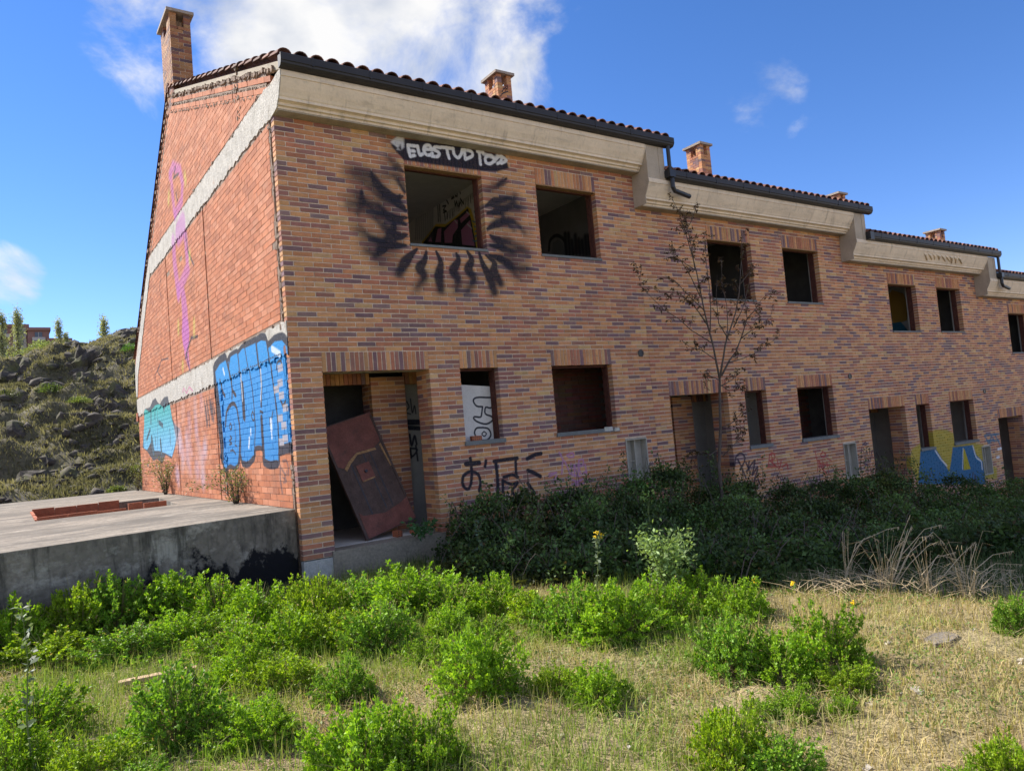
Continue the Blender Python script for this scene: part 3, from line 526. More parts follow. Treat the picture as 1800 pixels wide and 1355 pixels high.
def front_wall(k, house, n_ind):
    X0 = k * UW; dz = -k * UD; top = TOPW + dz; bot = PB - H + dz - (.0 if k == 0 else .75)
    ops = [(X0 + o[1], X0 + o[2], o[3] + dz, o[4] + dz, o[0]) for o in OPEN]
    wall = MB(); wall_cells(wall, .006, .113, X0 + (.008 if k == 0 else 0), X0 + UW - (0 if k < 4 else .0), bot, top, ops, .006)
    wo = wall.build('front_wall', M['mortar'], house)
    inner = MB(); wall_cells(inner, .135, .30, X0 + .13, X0 + UW + .13 if k < 4 else X0 + UW, bot, top, [(o[0] - (.04 if o[4] != 'p' else .12), o[1] + (.05 if o[4] != 'p' else .12), o[2], o[3] + (.03 if o[4] != 'p' else 0), o[4]) for o in ops if o[4] != 'm'], 0)
    inner.build('inner_wall', M['plaster'], house)
    # soldier lintels
    sold = [(o[0], o[1], o[3], o[3] + 4 * H) for o in ops if o[4] != 'm']
    bricks = []
    for x0, x1, z0, z1 in sold:
        n = round((x1 - x0) / H); w = (x1 - x0) / n
        for i in range(n):
            pr = rnd.uniform(-.0025, .001); bricks.append(((x0 + i * w + J / 2, pr, z0 + (.0 if i else 0)), (x0 + (i + 1) * w - J / 2, .115, z1 - J / 2), bcol()))
    nz0 = int(round((bot - Z0) / H)); nz1 = int(round((top - Z0) / H))
    for n in range(nz0, nz1):
        a = Z0 + n * H; b = a + H; mid = (a + b) / 2
        iv = [(X0, X0 + UW)]
        for o in ops:
            if o[2] < mid < o[3]: iv = cut(iv, o[0], o[1])
        for s in sold:
            if s[2] < mid < s[3]: iv = cut(iv, s[0], s[1])
        off = (n % 2) * .5 * BL_ + (.25 * BL_ if (n // 2) % 3 == 0 else 0) * 0
        for p, q in iv:
            i = math.floor((p - off) / BL_) - 1
            xs = [p]
            while off + i * BL_ < q:
                e = off + i * BL_
                if e > p + .07 and e < q - .07: xs.append(e + rnd.uniform(-.003, .003))
                i += 1
            xs.append(q)
            for u, v in zip(xs, xs[1:]):
                pr = rnd.uniform(-.003, .001)
                lj = J / 2 if u > p or p == X0 else 0; rj = J / 2 if v < q else 0
                if p == X0 and u == p and k == 0: lj = 0
                if p == X0 and u == p and k: lj = .003
                if q == X0 + UW and v == q: rj = .003
                bricks.append(((u + lj, pr, a + J / 2), (v - rj, .115, b - J / 2), bcol()))
    emit(bricks, wo, M['brick'], n_ind)
    return ops

def cornice(k, house):
    X0 = k * UW; dz = -k * UD; t = TOPW + dz
    prof = [(.10, 0), (-.19, .015), (-.19, .045), (-.225, .05), (-.225, .085), (-.25, .095), (-.285, .10), (-.285, .135), (-.298, .15), (-.312, .18), (-.345, .235), (-.375, .295), (-.397, .345), (-.393, .355), (-.408, .36), (-.408, .425), (-.40, .44), (.10, .44)]
    L = X0 + (0.0 if k == 0 else 0.003); Rr = X0 + UW - .002
    mb = MB(); mb.prism([(y, z_ + t) for y, z_ in prof], lambda u, v, w: (L + w, u, v), Rr - L)
    o = mb.build('cornice', M['cornice'], house)
    # the pale soffit strip under the moulding
    s = MB(); s.box((L + .01, -.187, t - .004), (Rr - .01, -.003, t + .010)); s.build('soffit', M['soffit'], house)
    if k == 2:   # collapsed patch of moulding, sagging plaster folds
        m2 = MB()
        for j in range(9):
            x = X0 + 3.1 + j * .22; m2.tube([(x - .2, -.37, t + .37 - rnd.uniform(0, .03)), (x, -.37 - rnd.uniform(.0, .03), t + .28), (x + rnd.uniform(.05, .25), -.325, t + rnd.uniform(.16, .22))], [.012, .03, .015], 6)
        m2.build('crumbled_plaster', M['cornice'], o, True)
    g = MB(); gx0 = X0 + (-.025 if k == 0 else .47); gx1 = X0 + UW + .62
    gp = [(-.40, .44), (-.475, .45), (-.50, .48), (-.505, .505), (-.515, .515), (-.515, .60), (-.505, .612), (-.49, .600), (-.49, .50), (-.47, .47), (-.41, .465)]
    g.prism([(y, z_ + t) for y, z_ in gp], lambda u, v, w: (gx0 + w, u, v), gx1 - gx0)
    for gx in (gx0 - .003, gx1):
        g.prism([(-.40, .44 + t), (-.475, .45 + t), (-.50, .48 + t), (-.515, .515 + t), (-.515, .605 + t), (-.40, .60 + t)], lambda u, v, w: (gx + w, u, v), .004)
    go = g.build('gutter', M['gutter'], house)
    for j in range(int((gx1 - gx0) / .8)):
        br = MB(); x = gx0 + .4 + j * .8; br.box((x, -.52, t + .50), (x + .03, -.40, t + .508)); br.box((x, -.5195, t + .50), (x + .03, -.5165, t + .615)); br.build('gutter_bracket', M['gutter'], go)
    if k:   # raised party pier that closes the cornice of the house before
        p = MB(); p.box((X0 - .0, -.395, t + .4405), (X0 + .43, .10, t + .44 + UD - .005)); p.box((X0 - .012, -.30, t + .003), (X0 - .0005, .0, t + .44 + .0))
        p.prism([(y, z_ + t) for y, z_ in prof[1:-1]] + [(0, t + .4395), (0, t)], lambda u, v, w: (X0 - .010 + w, u, v), .012)
        p.box((X0 + .30, -.402, t + .445), (X0 + .437, -.396, t + .44 + UD - .01)); po = p.build('party_pier', M['pier'], house)
        if k in (1, 3):
            d = MB(); x = X0 + .50
            d.tube([(x, -.46, t + UD + .45), (x, -.46, t + .60)], .036, 10); d.box((x - .09, -.54, t + .47), (x + .05, -.40, t + .60))
            d.tube([(x + .02, -.47, t + .48), (x + .02, -.475, t + .30), (x + .06, -.475, t + .24), (x + .42, -.47, t + .18), (x + .44, -.47, t + .175)], .042, 10)
            d.build('downpipe', M['pipe'], po)
        elif k == 2:
            d = MB(); x = X0 + .50; d.box((x - .10, -.52, t + .44), (x + .05, -.40, t + .62)); d.build('downpipe_hopper', M['pipe'], po)
    return t

RS = .372; RIDGE_Y = 6.42; BS = .74
def roof_z(y, t): return t + .60 + RS * (y + .41)
def roof(k, house, n_ind):
    X0 = k * UW; t = TOPW - k * UD; gx0 = X0 + (-.03 if k == 0 else .43); gx1 = X0 + UW + .60
    zr = roof_z(RIDGE_Y, t); yb = 12.75; zb = zr - BS * (yb - RIDGE_Y)
    b = MB(); b.prism([(-.40, t + .445), (-.40, t + .555), (RIDGE_Y, zr - .04), (yb, zb - .04), (yb, zb - .16), (RIDGE_Y, zr - .18)], lambda u, v, w: (gx0 + .04 + w, u, v), gx1 - gx0 - .06)
    ro = b.build('roof', M['soffit'], house)
    step = .214; rows = 19; tiles = []; ncol = int((gx1 - gx0 - .02) / step) + 1
    sl = Vector((0, 1, RS)).normalized(); nn = Vector((0, -RS, 1)).normalized(); tl = .43; pitch = (RIDGE_Y + .44) * math.sqrt(1 + RS * RS) / rows
    def tile_mesh(cover, c, seg=7, flip=False):
        m = MB(); r0, r1 = (.094, .070) if cover else (.070, .082); th = .014
        ring = []
        for (d, r) in ((0, r0), (tl, r1)):
            o_, i_ = [], []
            for j in range(seg + 1):
                a = math.pi * j / seg; sgn = 1 if cover else -1
                for R_, lst in ((r, o_), (r - th, i_)):
                    lst.append((R_ * math.cos(a), d, sgn * R_ * math.sin(a) * .80))
            ring.append((o_, i_))
        (a0, i0), (a1, i1) = ring
        for j in range(seg):
            m.poly((a0[j], a0[j + 1], a1[j + 1], a1[j]), c); m.poly((i0[j + 1], i0[j], i1[j], i1[j + 1]), c); m.poly((a0[j + 1], a0[j], i0[j], i0[j + 1]), c); m.poly((a1[j], a1[j + 1], i1[j + 1], i1[j]), c)
        for j in (0, seg): m.poly((a0[j], a1[j], i1[j], i0[j]), c)
        return m
    cols = [(.21, .095, .07), (.16, .07, .055), (.26, .125, .095), (.125, .065, .055)]
    protos = [tile_mesh(True, c).mesh('roof_tile', M['tile']) for c in cols] + [tile_mesh(False, cols[1]).mesh('roof_tile', M['tile'])]
    place = []
    for r in range(rows):
        for i in range(ncol):
            x = gx0 + .075 + i * step
            for cov in (True, False):
                xx = x if cov else x + step / 2
                if xx > gx1 - .02: continue
                y = -.455 + (r * pitch) * sl.y; zz = roof_z(-.41, t) + (r * pitch - .045) * sl.z + (.034 if cov else .020)
                place.append((xx, y, zz, cov, r, i))
    place.sort(key=lambda q: (0 if (q[4] == 0) else 1 if (q[5] == 0 and k == 0) else 2, sum((q[j] - CAM_LOC[j]) ** 2 for j in range(3))))
    import mathutils
    ang = math.atan(RS) - .045
    rest = MB()
    for n, (x, y, zz, cov, r, i) in enumerate(place):
        rz_ = rnd.uniform(-.02, .02)
        if n < n_ind:
            o = bpy.data.objects.new('roof_tile', protos[rnd.randrange(4)] if cov else protos[4]); link(o, ro); o.location = (x, y, zz); o.rotation_euler = (ang, rnd.uniform(-.03, .03), rz_)
        elif cov and (r < 2 or (i < 2 and k == 0) or r % 1 == 0):
            # light tile for the part of the roof that the eave hides
            c = cols[rnd.randrange(4)]; p0 = Vector((x, y, zz)); p1 = p0 + sl * tl; rr = .078
            pr = [[p + Vector((rr * math.cos(a), 0, 0)) + nn * (rr * .8 * math.sin(a)) for a in (0, .8, 1.57, 2.34, math.pi)] for p in (p0, p1)]
            for j in range(4): rest.poly((pr[0][j], pr[0][j + 1], pr[1][j + 1], pr[1][j]), c)
            rest.poly(pr[0], c)
    ob = rest.build('roof_tiles', M['tile'], ro); ob['kind'] = 'stuff'
    bk = MB()     # the rear slope, seen only along its verge: rows of tiles
    for i in range(ncol):
        x = gx0 + .075 + i * step
        if i > 2: continue
        for r in range(24):
            y0 = RIDGE_Y + r * .265; zz = zr - BS * (y0 - RIDGE_Y) + .0; p0 = Vector((x, y0 - .06, zz + .05)); p1 = Vector((x, y0 + .32, zz - .32 * BS + .01))
            pr = [[p + Vector((.085 * math.cos(a), 0, .07 * math.sin(a))) for a in (0, .8, 1.57, 2.34, math.pi)] for p in (p0, p1)]
            c = cols[rnd.randrange(4)]
            for j in range(4): bk.poly((pr[0][j], pr[0][j + 1], pr[1][j + 1], pr[1][j]), c)
            bk.poly(pr[1][::-1], c)
    bk.build('rear_roof_tiles', M['tile'], ro)['kind'] = 'stuff'
    rd = MB(); rd.tube([(gx0, RIDGE_Y, zr + .02), (gx1, RIDGE_Y, zr + .02)], .10, 10, cols[1]); rd.build('ridge', M['tile'], ro)
    if k:  # party wall between the two roof levels
        pw = MB(); t2 = t + UD; pw.prism([(-.38, t + .56), (-.38, t2 + .44), (RIDGE_Y, roof_z(RIDGE_Y, t2) - .19), (12.6, roof_z(RIDGE_Y, t2) - .19 - BS * (12.6 - RIDGE_Y)), (12.6, zb - .3), (RIDGE_Y, zr - .2)], lambda u, v, w: (X0 + .03 + w, u, v), .38)
        pw.build('parapet_wall', M['pier'], house)

def chimney(house, x, y, ztop, zbase, w, d, n_ind, dark=1.):
    core = MB(); core.box((x + .004, y + .004, zbase), (x + w - .004, y + d - .004, ztop - .12 - .28)); 
    for cx_, cy_ in ((x + .004, y + .004), (x + w - .12, y + .004), (x + .004, y + d - .12), (x + w - .12, y + d - .12)): core.box((cx_, cy_, ztop - .40), (cx_ + .116, cy_ + .116, ztop - .06))
    co_ = core.build('chimney', M['mortar'], house)
    bricks = []; n = int((ztop - .06 - zbase) / H)
    for i in range(n + 1):
        zt = ztop - .06 - i * H; zb_ = zt - H + .009; 
        if zb_ < zbase: break
        hole = i < 4; e = .004
        for side in range(4):
            Lh = w if side % 2 == 0 else d
            segs = [0, Lh * (.62 if i % 2 else .38), Lh] if Lh < .5 else [0, Lh * (.42 if i % 2 else .2), Lh * (.8 if i % 2 else .6), Lh]
            if hole: segs = None; rngs = [(0, Lh * .33), (Lh * .67, Lh)]
            else: rngs = list(zip(segs, segs[1:]))
            for u, v in rngs:
                u += .005 if u else 0; v -= .005 if v < Lh else 0
                c = tuple(q * dark for q in bcol())
                if side == 0: bricks.append(((x + u, y - e, zb_), (x + v, y + .10, zt), c))
                elif side == 1: bricks.append(((x - e, y + u + (.102 if u == 0 else 0), zb_), (x + .10, y + v - (.102 if v == Lh else 0), zt), c)) if not (hole) else bricks.append(((x - e, y + (.102 if u == 0 else u), zb_), (x + .10, y + (v if u == 0 else v - .102), zt), c))
                elif side == 2: bricks.append(((x + u, y + d - .10, zb_), (x + v, y + d + e, zt), c))
                else: bricks.append(((x + w - .10, y + (.102 if u == 0 else u), zb_), (x + w + e, y + (v if v < Lh else v - .102), zt), c))
    bricks = [b for b in bricks if b[1][1] - b[0][1] > .01 and b[1][0] - b[0][0] > .01]
    emit(bricks, co_, M['brickplain'], n_ind)
    cap = MB(); cap.box((x - .065, y - .065, ztop - .055), (x + w + .065, y + d + .065, ztop + .005), jit=.004); cap.build('chimney_cap', M['capstone'], co_)
M['brickplain'] = mat('chimney_brick', attr=True, rough=.8, var=.16, vscale=9, fine=.16, fscale=120, bump=.25, bscale=160)
M['capstone'] = mat('weathered_cap_slab', (.36, .30, .25), rough=.9, var=.25, vscale=8, fine=.2, bump=.4)

def window_bits(k, house, ops):
    X0 = k * UW
    for x0, x1, z0, z1, n in ops:
        if n in 'abnk':
            fr = MB(); y0, y1, w_ = .118, .133, .035
            # thin rusty sub-frame lining the reveal behind the facing brick
            fr.box((x0 + .001, y0, z0), (x0 + w_ * .5, y1 + .05, z1 - .001)); fr.box((x1 - w_ + .01, y0, z0), (x1 + .012, y1 + .10, z1 - .001)); fr.box((x0 + w_ * .5 + .001, y0, z1 - w_), (x1 - w_ + .009, y1 + .05, z1 - .001))
            fr.build('window_frame', M['frame'], house)
            s = MB()
            th = .028 if n in 'ab' else .05
            s.box((x0 - .02 if n in 'nk' else x0 - .005, -.035 if n in 'nk' else -.02, z0 - (.012 if n in 'nk' else .01)), (x1 + .02 if n in 'nk' else x1 + .005, .30, z0 + th), jit=.002)
            s.build('window_sill', M['sill'], house)
            if n in 'ab':
                l = MB(); l.box((x0 + .002, -.006, z1 - .022), (x1 - .002, .112, z1 - .002)); l.build('lintel_plate', M['torn'], house)

def interior(k, house):
    X0 = k * UW; dz = -k * UD; t = TOPW + dz; D = 5.2
    fl = MB(); x0, x1 = X0 + .135, X0 + UW + .13 if k < 4 else X0 + UW
    fl.box((x0, .302, 2.44 + dz), (x1, D, 2.87 + dz)); fl.box((x0, .302, t), (x1, D, t + .40)); fl.box((x0, .302, PB + dz - .3), (x1, D, PB + dz)); fl.build('floor_slab', M['plaster'], house)
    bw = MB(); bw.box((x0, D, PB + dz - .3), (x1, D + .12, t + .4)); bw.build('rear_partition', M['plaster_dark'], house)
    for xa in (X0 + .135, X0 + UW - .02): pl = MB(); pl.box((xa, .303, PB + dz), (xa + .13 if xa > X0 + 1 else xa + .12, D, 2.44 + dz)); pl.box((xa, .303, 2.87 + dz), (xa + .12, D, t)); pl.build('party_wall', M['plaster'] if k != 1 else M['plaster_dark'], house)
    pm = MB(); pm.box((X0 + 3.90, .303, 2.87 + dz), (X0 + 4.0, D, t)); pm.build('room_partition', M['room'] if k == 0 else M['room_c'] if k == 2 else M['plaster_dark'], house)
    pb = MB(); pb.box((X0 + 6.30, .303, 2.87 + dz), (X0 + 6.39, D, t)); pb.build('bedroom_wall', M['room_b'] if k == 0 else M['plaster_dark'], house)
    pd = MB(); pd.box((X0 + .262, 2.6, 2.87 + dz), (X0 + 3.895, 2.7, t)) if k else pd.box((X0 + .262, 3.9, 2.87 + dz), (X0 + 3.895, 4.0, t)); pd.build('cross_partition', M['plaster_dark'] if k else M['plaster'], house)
    # kitchen: bare dark brick wall close behind the window
    kb = []; y = 1.15
    for n in range(34):
        for i in range(7):
            a = X0 + 4.0 + i * .33 + (n % 2) * .165 - .1; z_ = PB + dz + n * .072
            if z_ + .065 > 2.43 + dz: continue
            kb.append(((a, y + rnd.uniform(-.004, .004), z_), (min(a + .318, X0 + 6.3), y + .08, z_ + .062), tuple(q * rnd.uniform(.7, 1.1) for q in (.20, .085, .06))))
    mb = MB()
    for a, b, c in kb: mb.box(a, b, c)
    mb.box((X0 + 3.9, y + .01, PB + dz), (X0 + 6.29, y + .09, 2.44 + dz), (.12, .10, .09)); o = mb.build('kitchen_brick_wall', M['inbrick'], house); o['kind'] = 'stuff'
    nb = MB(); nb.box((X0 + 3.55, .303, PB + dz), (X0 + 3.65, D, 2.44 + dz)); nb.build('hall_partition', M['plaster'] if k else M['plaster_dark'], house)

def porch(k, house, n_ind):
    X0 = k * UW; dz = -k * UD; zt = KT + dz; zb = PB + dz
    bricks = []
    def panel_y(x0, x1, y, z0, z1, depth=.1, flip=1):   # brick surface facing -Y
        n = 0; z_ = z0
        while z_ + H <= z1 + .001:
            xs = [x0]; e = x0 + (BL_ / 2 if n % 2 else BL_)
            while e < x1 - .05: xs.append(e); e += BL_
            xs.append(x1)
            for u, v in zip(xs, xs[1:]): bricks.append(((u + .004, y, z_ + .005), (v - .004, y + depth, z_ + H - .005), bcol()))
            z_ += H; n += 1
    def panel_x(x, y0, y1, z0, z1, depth=.1):           # brick surface facing -X (depth>0) or +X (depth<0)
        n = 0; z_ = z0
        while z_ + H <= z1 + .001:
            ys = [y0]; e = y0 + (BL_ / 2 if n % 2 else BL_)
            while e < y1 - .05: ys.append(e); e += BL_
            ys.append(y1)
            for u, v in zip(ys, ys[1:]): bricks.append(((min(x, x + depth), u + .004, z_ + .005), (max(x, x + depth), v - .004, z_ + H - .005), bcol()))
            z_ += H; n += 1
    Y = 1.0; dl = zt - 2 * H
    panel_y(X0 + 1.53, X0 + 2.10, Y, zb, zt); panel_x(X0 + 1.53, Y + .101, Y + .34, zb, zt, .1)
    panel_x(X0 + .42, .118, Y - .002, zb, zt, -.1); panel_x(X0 + 2.003, .118, .42, zb, zt, .1)
    panel_y(X0 + 2.105, X0 + 2.60, .425, zt - 3 * H, zt) if False else None
    for x0, x1, yy, z0 in ((X0 + .43, X0 + 1.52, Y, zt - .10), (X0 + 2.11, X0 + 2.6, Y, zt - .12)):   # soldier courses over the two inner openings
        n = round((x1 - x0) / H); w = (x1 - x0) / n
        for i in range(n): bricks.append(((x0 + i * w + .004, yy, z0), (x0 + (i + 1) * w - .004, yy + .10, zt + .12), bcol()))
    back = MB(); back.box((X0 + 1.536, Y + .006, zb), (X0 + 2.094, Y + .33, zt)); back.box((X0 + .235, .31, zb), (X0 + .416, Y - .006, zt + .02)); back.box((X0 + .305, .119, zb), (X0 + .414, .305, zt)); back.box((X0 + 2.009, .119, zb), (X0 + 2.115, .41, zt)); back.box((X0 + 2.125, .31, zb), (X0 + 2.60, .415, zt))
    back.build('porch_wall', M['mortar'], house)
    pl = MB(); pl.box((X0 + 2.11, Y + .14, zb), (X0 + 2.62, Y + .2, zt)); pl.box((X0 + 2.62, .425, zb), (X0 + 2.72, Y + .2, zt + .0)); pl.build('porch_plaster_panel', M['panel'], house)
    ce = MB(); ce.box((X0 + .33, .302, zt + .125), (X0 + 2.72, Y + .3, zt + .16)); ce.box((X0 + .424, .135, zt - .004), (X0 + 2.0, .30, zt - .0005)); ce.build('porch_ceiling', M['soffit'], house)
    sl_ = MB(); sl_.box((X0 + .385, -.03, zb - .34), (X0 + 2.05, 2.2, zb - .003), jit=.004); sl_.build('porch_step', M['step'], house)
    dk = MB(); dk.box((X0 + .30, 2.2, zb - .1), (X0 + 2.6, 2.3, zt + .2)); dk.build('hall_wall', M['plaster_dark'], house)
    emit(bricks, [c for c in house.children if c.name.startswith('porch_wall')][-1], M['brickplain'], n_ind)

def meter_box(k, house):
    X0 = k * UW; dz = -k * UD; x0, x1, z0, z1 = X0 + 5.66, X0 + 6.16, MBB + dz, MBT + dz
    b = MB(); y = .13; f = .022
    b.box((x0, y, z0), (x1, y + .004, z1)); b.box((x0, -.012, z0), (x0 + f, y - .001, z1)); b.box((x1 - f, -.012, z0), (x1, y - .001, z1)); b.box((x0 + f, -.012, z1 - f), (x1 - f, y - .001, z1)); b.box((x0 + f, -.012, z0), (x1 - f, y - .001, z0 + f))
    b.box((x0 + .24, .04, z0 + f), (x0 + .262, y - .001, z1 - f)); b.box((x0 + f, .06, z0 + .38), (x0 + .24, .075, z0 + .39))
    b.build('meter_box', M['box'], house)
def vent(k, house):
    x, zz = k * UW + 6.219, 2.311 - k * UD + .06
    v = MB(); 
    for r0, r1, y0, y1 in ((.055, .065, -.014, 0), (.0, .056, -.004, -.003)):
        n = 16
        for j in range(n):
            a, b_ = 2 * math.pi * j / n, 2 * math.pi * (j + 1) / n
            p = lambda r, a_, y: (x + r * math.cos(a_), y, zz + r * math.sin(a_))
            v.poly((p(r0, a, y0), p(r1, a, y0), p(r1, b_, y0), p(r0, b_, y0))); v.poly((p(r1, a, y0), p(r1, a, y1 + .01), p(r1, b_, y1 + .01), p(r1, b_, y0)))
    for j in range(-2, 3): v.box((x - .05, -.012, zz + j * .02 - .003), (x + .05, -.005, zz + j * .02 + .003))
    v.build('vent_grille', M['pipe'], house)

LBL = ['end house with bare orange gable and black flames sprayed round an upper window',
       'second terrace house, brick front behind the leafy sapling with red scribbled tags',
       'third terrace house, brick front with blue and yellow letters sprayed above the brambles',
       'fourth terrace house, cut by the right edge of the view, one upper window showing',
       'fifth terrace house further down, only its chimney visible over the roofs']
houses = []
for k in range(5):
    h_ = empty('terraced_house', (0, 0, 0)); tag(h_, LBL[k], 'house', 'brick terrace houses stepping down the slope'); houses.append(h_)
    ops = front_wall(k, h_, 300 if k < 3 else (120 if k == 3 else 0))
    cornice(k, h_); roof(k, h_, [300, 120, 60, 30, 0][k]); window_bits(k, h_, ops)
    if k < 4: interior(k, h_); porch(k, h_, 150 if k == 0 else 0); meter_box(k, h_); vent(k, h_)
def top_at(k, y): return roof_z(y, TOPW - k * UD)
chimney(houses[0], 0.0, 5.95, 10.17, 8.2, .39, .93, 200, .62)
chimney(houses[1], 6.50, 4.0, 9.37, top_at(1, 4.0) - .1, .39, .50, 60)
chimney(houses[2], 12.93, 3.75, 8.60, top_at(2, 3.75) - .1, .39, .50, 60)
chimney(houses[3], 19.25, 3.65, 7.90, top_at(3, 3.65) - .1, .39, .50, 0)
chimney(houses[4], 25.80, 3.72, 7.28, top_at(4, 3.72) - .1, .39, .50, 0)
# scribble on the second chimney: thin paint strokes standing 2 mm proud
sc = MB()
for l in [[(6.60, 8.90), (6.68, 9.0), (6.72, 8.92), (6.64, 8.88)], [(6.70, 9.02), (6.78, 9.08), (6.76, 8.98), (6.70, 9.02)], [(6.55, 8.78), (6.62, 8.86), (6.78, 8.94)]]:
    sc.tube([(x, 3.993, zz) for x, zz in l], .012, 4)
sc.build('paint_scribble', M['pipe'], [c for c in houses[1].children if c.name.startswith('chimney')][0])

# ---- gable wall of the end house (plane X = 0)
h0 = houses[0]; t0 = TOPW
def verge(y): return roof_z(y, t0) - .08 if y <= RIDGE_Y else roof_z(RIDGE_Y, t0) - .08 - BS * (y - RIDGE_Y)
YE_ = 12.72
core = MB(); core.prism([(.135, -.6), (.135, t0 + .02), (-.05, t0 + .44), (RIDGE_Y, verge(RIDGE_Y) - .02), (YE_ - .02, verge(YE_)), (YE_ - .02, -.6)], lambda u, v, w: (.032 + w, u, v), .098)
cpl = lambda pts: core.prism(pts, lambda u, v, w: (.004 + w, u, v), .0275)
vz = lambda zz: RIDGE_Y + (verge(RIDGE_Y) - zz) / BS
cpl([(.2, 5.6), (RIDGE_Y, 5.6), (vz(5.6), 5.6), (RIDGE_Y, verge(RIDGE_Y) - .04), (.2, roof_z(.2, t0) - .12)])
cpl([(.20, 2.87), (4.12, 2.87), (4.12, 5.6), (.20, 5.6)]); cpl([(4.20, 2.87), (7.73, 2.87), (7.73, 5.6), (4.20, 5.6)]); cpl([(7.81, 2.87), (YE_ - .02, 2.87), (YE_ - .02, verge(YE_) - .05), (vz(5.6) - .05, 5.6), (7.81, 5.6)])
cpl([(.20, -.6), (3.55, -.6), (3.55, 2.44), (.20, 2.44)]); cpl([(3.66, -.6), (4.01, -.6), (4.01, 2.44), (3.66, 2.44)]); cpl([(4.09, -.6), (7.51, -.6), (7.51, 2.44), (4.09, 2.44)]); cpl([(7.59, -.6), (YE_ - .02, -.6), (YE_ - .02, 2.44), (7.59, 2.44)])
gw = core.build('gable_wall', M['gmortar'], h0)
HB = .088; LB = .27; bricks = []
def gcol(): 
    b = rnd.choice([(.50, .19, .095), (.46, .165, .08), (.52, .215, .12), (.40, .14, .07), (.48, .17, .08)]); k = rnd.uniform(.88, 1.1); return tuple(q * k for q in b)
grooves = [(4.16, 2.87, 5.60), (7.77, 2.87, 5.60), (7.55, .45, 2.44), (4.05, .45, 2.44)]
n = 0; zc = .45
while zc < 8.9:
    a, b = zc, zc + HB; mid = (a + b) / 2
    if not (2.43 < mid < 2.88 or 5.59 < mid < 6.05):
        yend = YE_
        # where the sloping verges cut this course
        lim0 = .205 if mid < 5.6 else (mid + .36 + .08 - (t0 + .60)) / RS - .41
        if mid > verge(YE_) - .30: yend = RIDGE_Y + (verge(RIDGE_Y) - .30 - mid) / BS
        if mid > 5.6 : lim0 = max(lim0, .0)
        iv = [(lim0, yend)] if yend - lim0 > .1 else []
        for gy, g0, g1 in grooves:
            if g0 < mid < g1: iv = cut(iv, gy - .035, gy + .035)
        if mid < 2.43: iv = cut(iv, 3.55, 3.66) if n % 3 else iv
        off = (n % 2) * LB / 2
        for p, q in iv:
            i = math.floor((p - off) / LB) - 1; ys = [p]
            while off + i * LB < q:
                e = off + i * LB
                if p + .06 < e < q - .06: ys.append(e + rnd.uniform(-.012, .012))
                i += 1
            ys.append(q)
            for u, v in zip(ys, ys[1:]):
                if rnd.random() < .0015: continue
                pr = rnd.uniform(-.0022, .0015); jj = rnd.uniform(.003, .005)
                if u == p and p < .3: u += rnd.uniform(0, .07)
                bricks.append(((pr, u + jj, a + jj), (.10, v - jj, b - rnd.uniform(.003, .005)), gcol()))
    zc += HB; n += 1
# two courses laid along the slope under the front verge
emit(bricks, gw, M['hollow'], 300, 'hollow_brick', 'hollow_brickwork')
vb = []
for row, (d0, d1) in enumerate(((.13, .215), (.275, .36))):
    y = .0
    while y < RIDGE_Y - .15:
        zz = roof_z(y + .13, t0) - .08; mb = MB(); c = gcol()
        mb.obox((-.003 + rnd.uniform(-.004, .004), y + .006, roof_z(y, t0) - .08 - d1), (.1, 0, 0), (0, .248, .248 * RS), (0, 0, d1 - d0 - .008), c)
        mb.build('hollow_brick', M['hollow'], gw); y += .26
for mb_row in range(1):
    y = RIDGE_Y + .05
    while y < YE_ - .1:
        mb = MB(); c = gcol(); mb.obox((-.003, y + .006, verge(y) - .20), (.1, 0, 0), (0, .25, -.25 * BS), (0, 0, .11), c); mb.build('hollow_brick', M['hollow'], gw); y += .262
# slab edges showing in the gable: ragged concrete bands
def ragged(pts, amp, step=.07):
    r = []
    for (u0, v0), (u1, v1) in zip(pts, pts[1:]):
        n_ = max(1, int(math.hypot(u1 - u0, v1 - v0) / step))
        for j in range(n_): tt = j / n_; r.append((u0 + (u1 - u0) * tt, v0 + (v1 - v0) * tt + rnd.uniform(-amp, amp)))
    r.append(pts[-1]); return r
def band(name, lo, hi, amp, x=-.010):
    lo = ragged(lo, amp); hi = ragged(hi, amp * .6); mb = MB()
    mb.prism(lo + hi[::-1], lambda u, v, w: (x + w, u, v), .11); return mb.build(name, M['gconc'], gw)
band('concrete_band', [(.02, 2.44), (12.80, 2.44)], [(.02, 2.87), (12.80, 2.87)], .030)
band('concrete_band', [(.12, 5.56), (.6, 5.60), (9.2, 5.60), (9.75, 5.62)], [(-.02, 5.90), (.3, 6.04), (9.2, 6.03), (9.75, 6.01)], .03)
rb = MB()
lowp = ragged([(9.75, 5.62), (10.6, 4.95), (11.6, 4.10), (12.35, 3.50), (12.62, 2.95)], .03); hip = ragged([(9.75, 6.01), (10.8, 5.25), (11.9, 4.42), (12.78, 3.72), (12.86, 3.2), (12.80, 2.95)], .02)
rb.prism(lowp + hip[::-1], lambda u, v, w: (-.012 + w, u, v), .11); rb.build('sloping_slab_edge', M['gconc'], gw)
en = MB()   # rough cast end of the cornice at the corner
prof = [(.13, t0 - .02), (-.19, t0 + .02), (-.225, t0 + .07), (-.285, t0 + .12), (-.31, t0 + .18), (-.35, t0 + .25), (-.40, t0 + .35), (-.408, t0 + .435), (-.25, t0 + .44), (.0, 5.98), (.25, 6.03), (.25, 5.60)]
en.prism(prof, lambda u, v, w: (-.014 + w, u, v), .013); en.build('cornice_end', M['gconc'], gw)
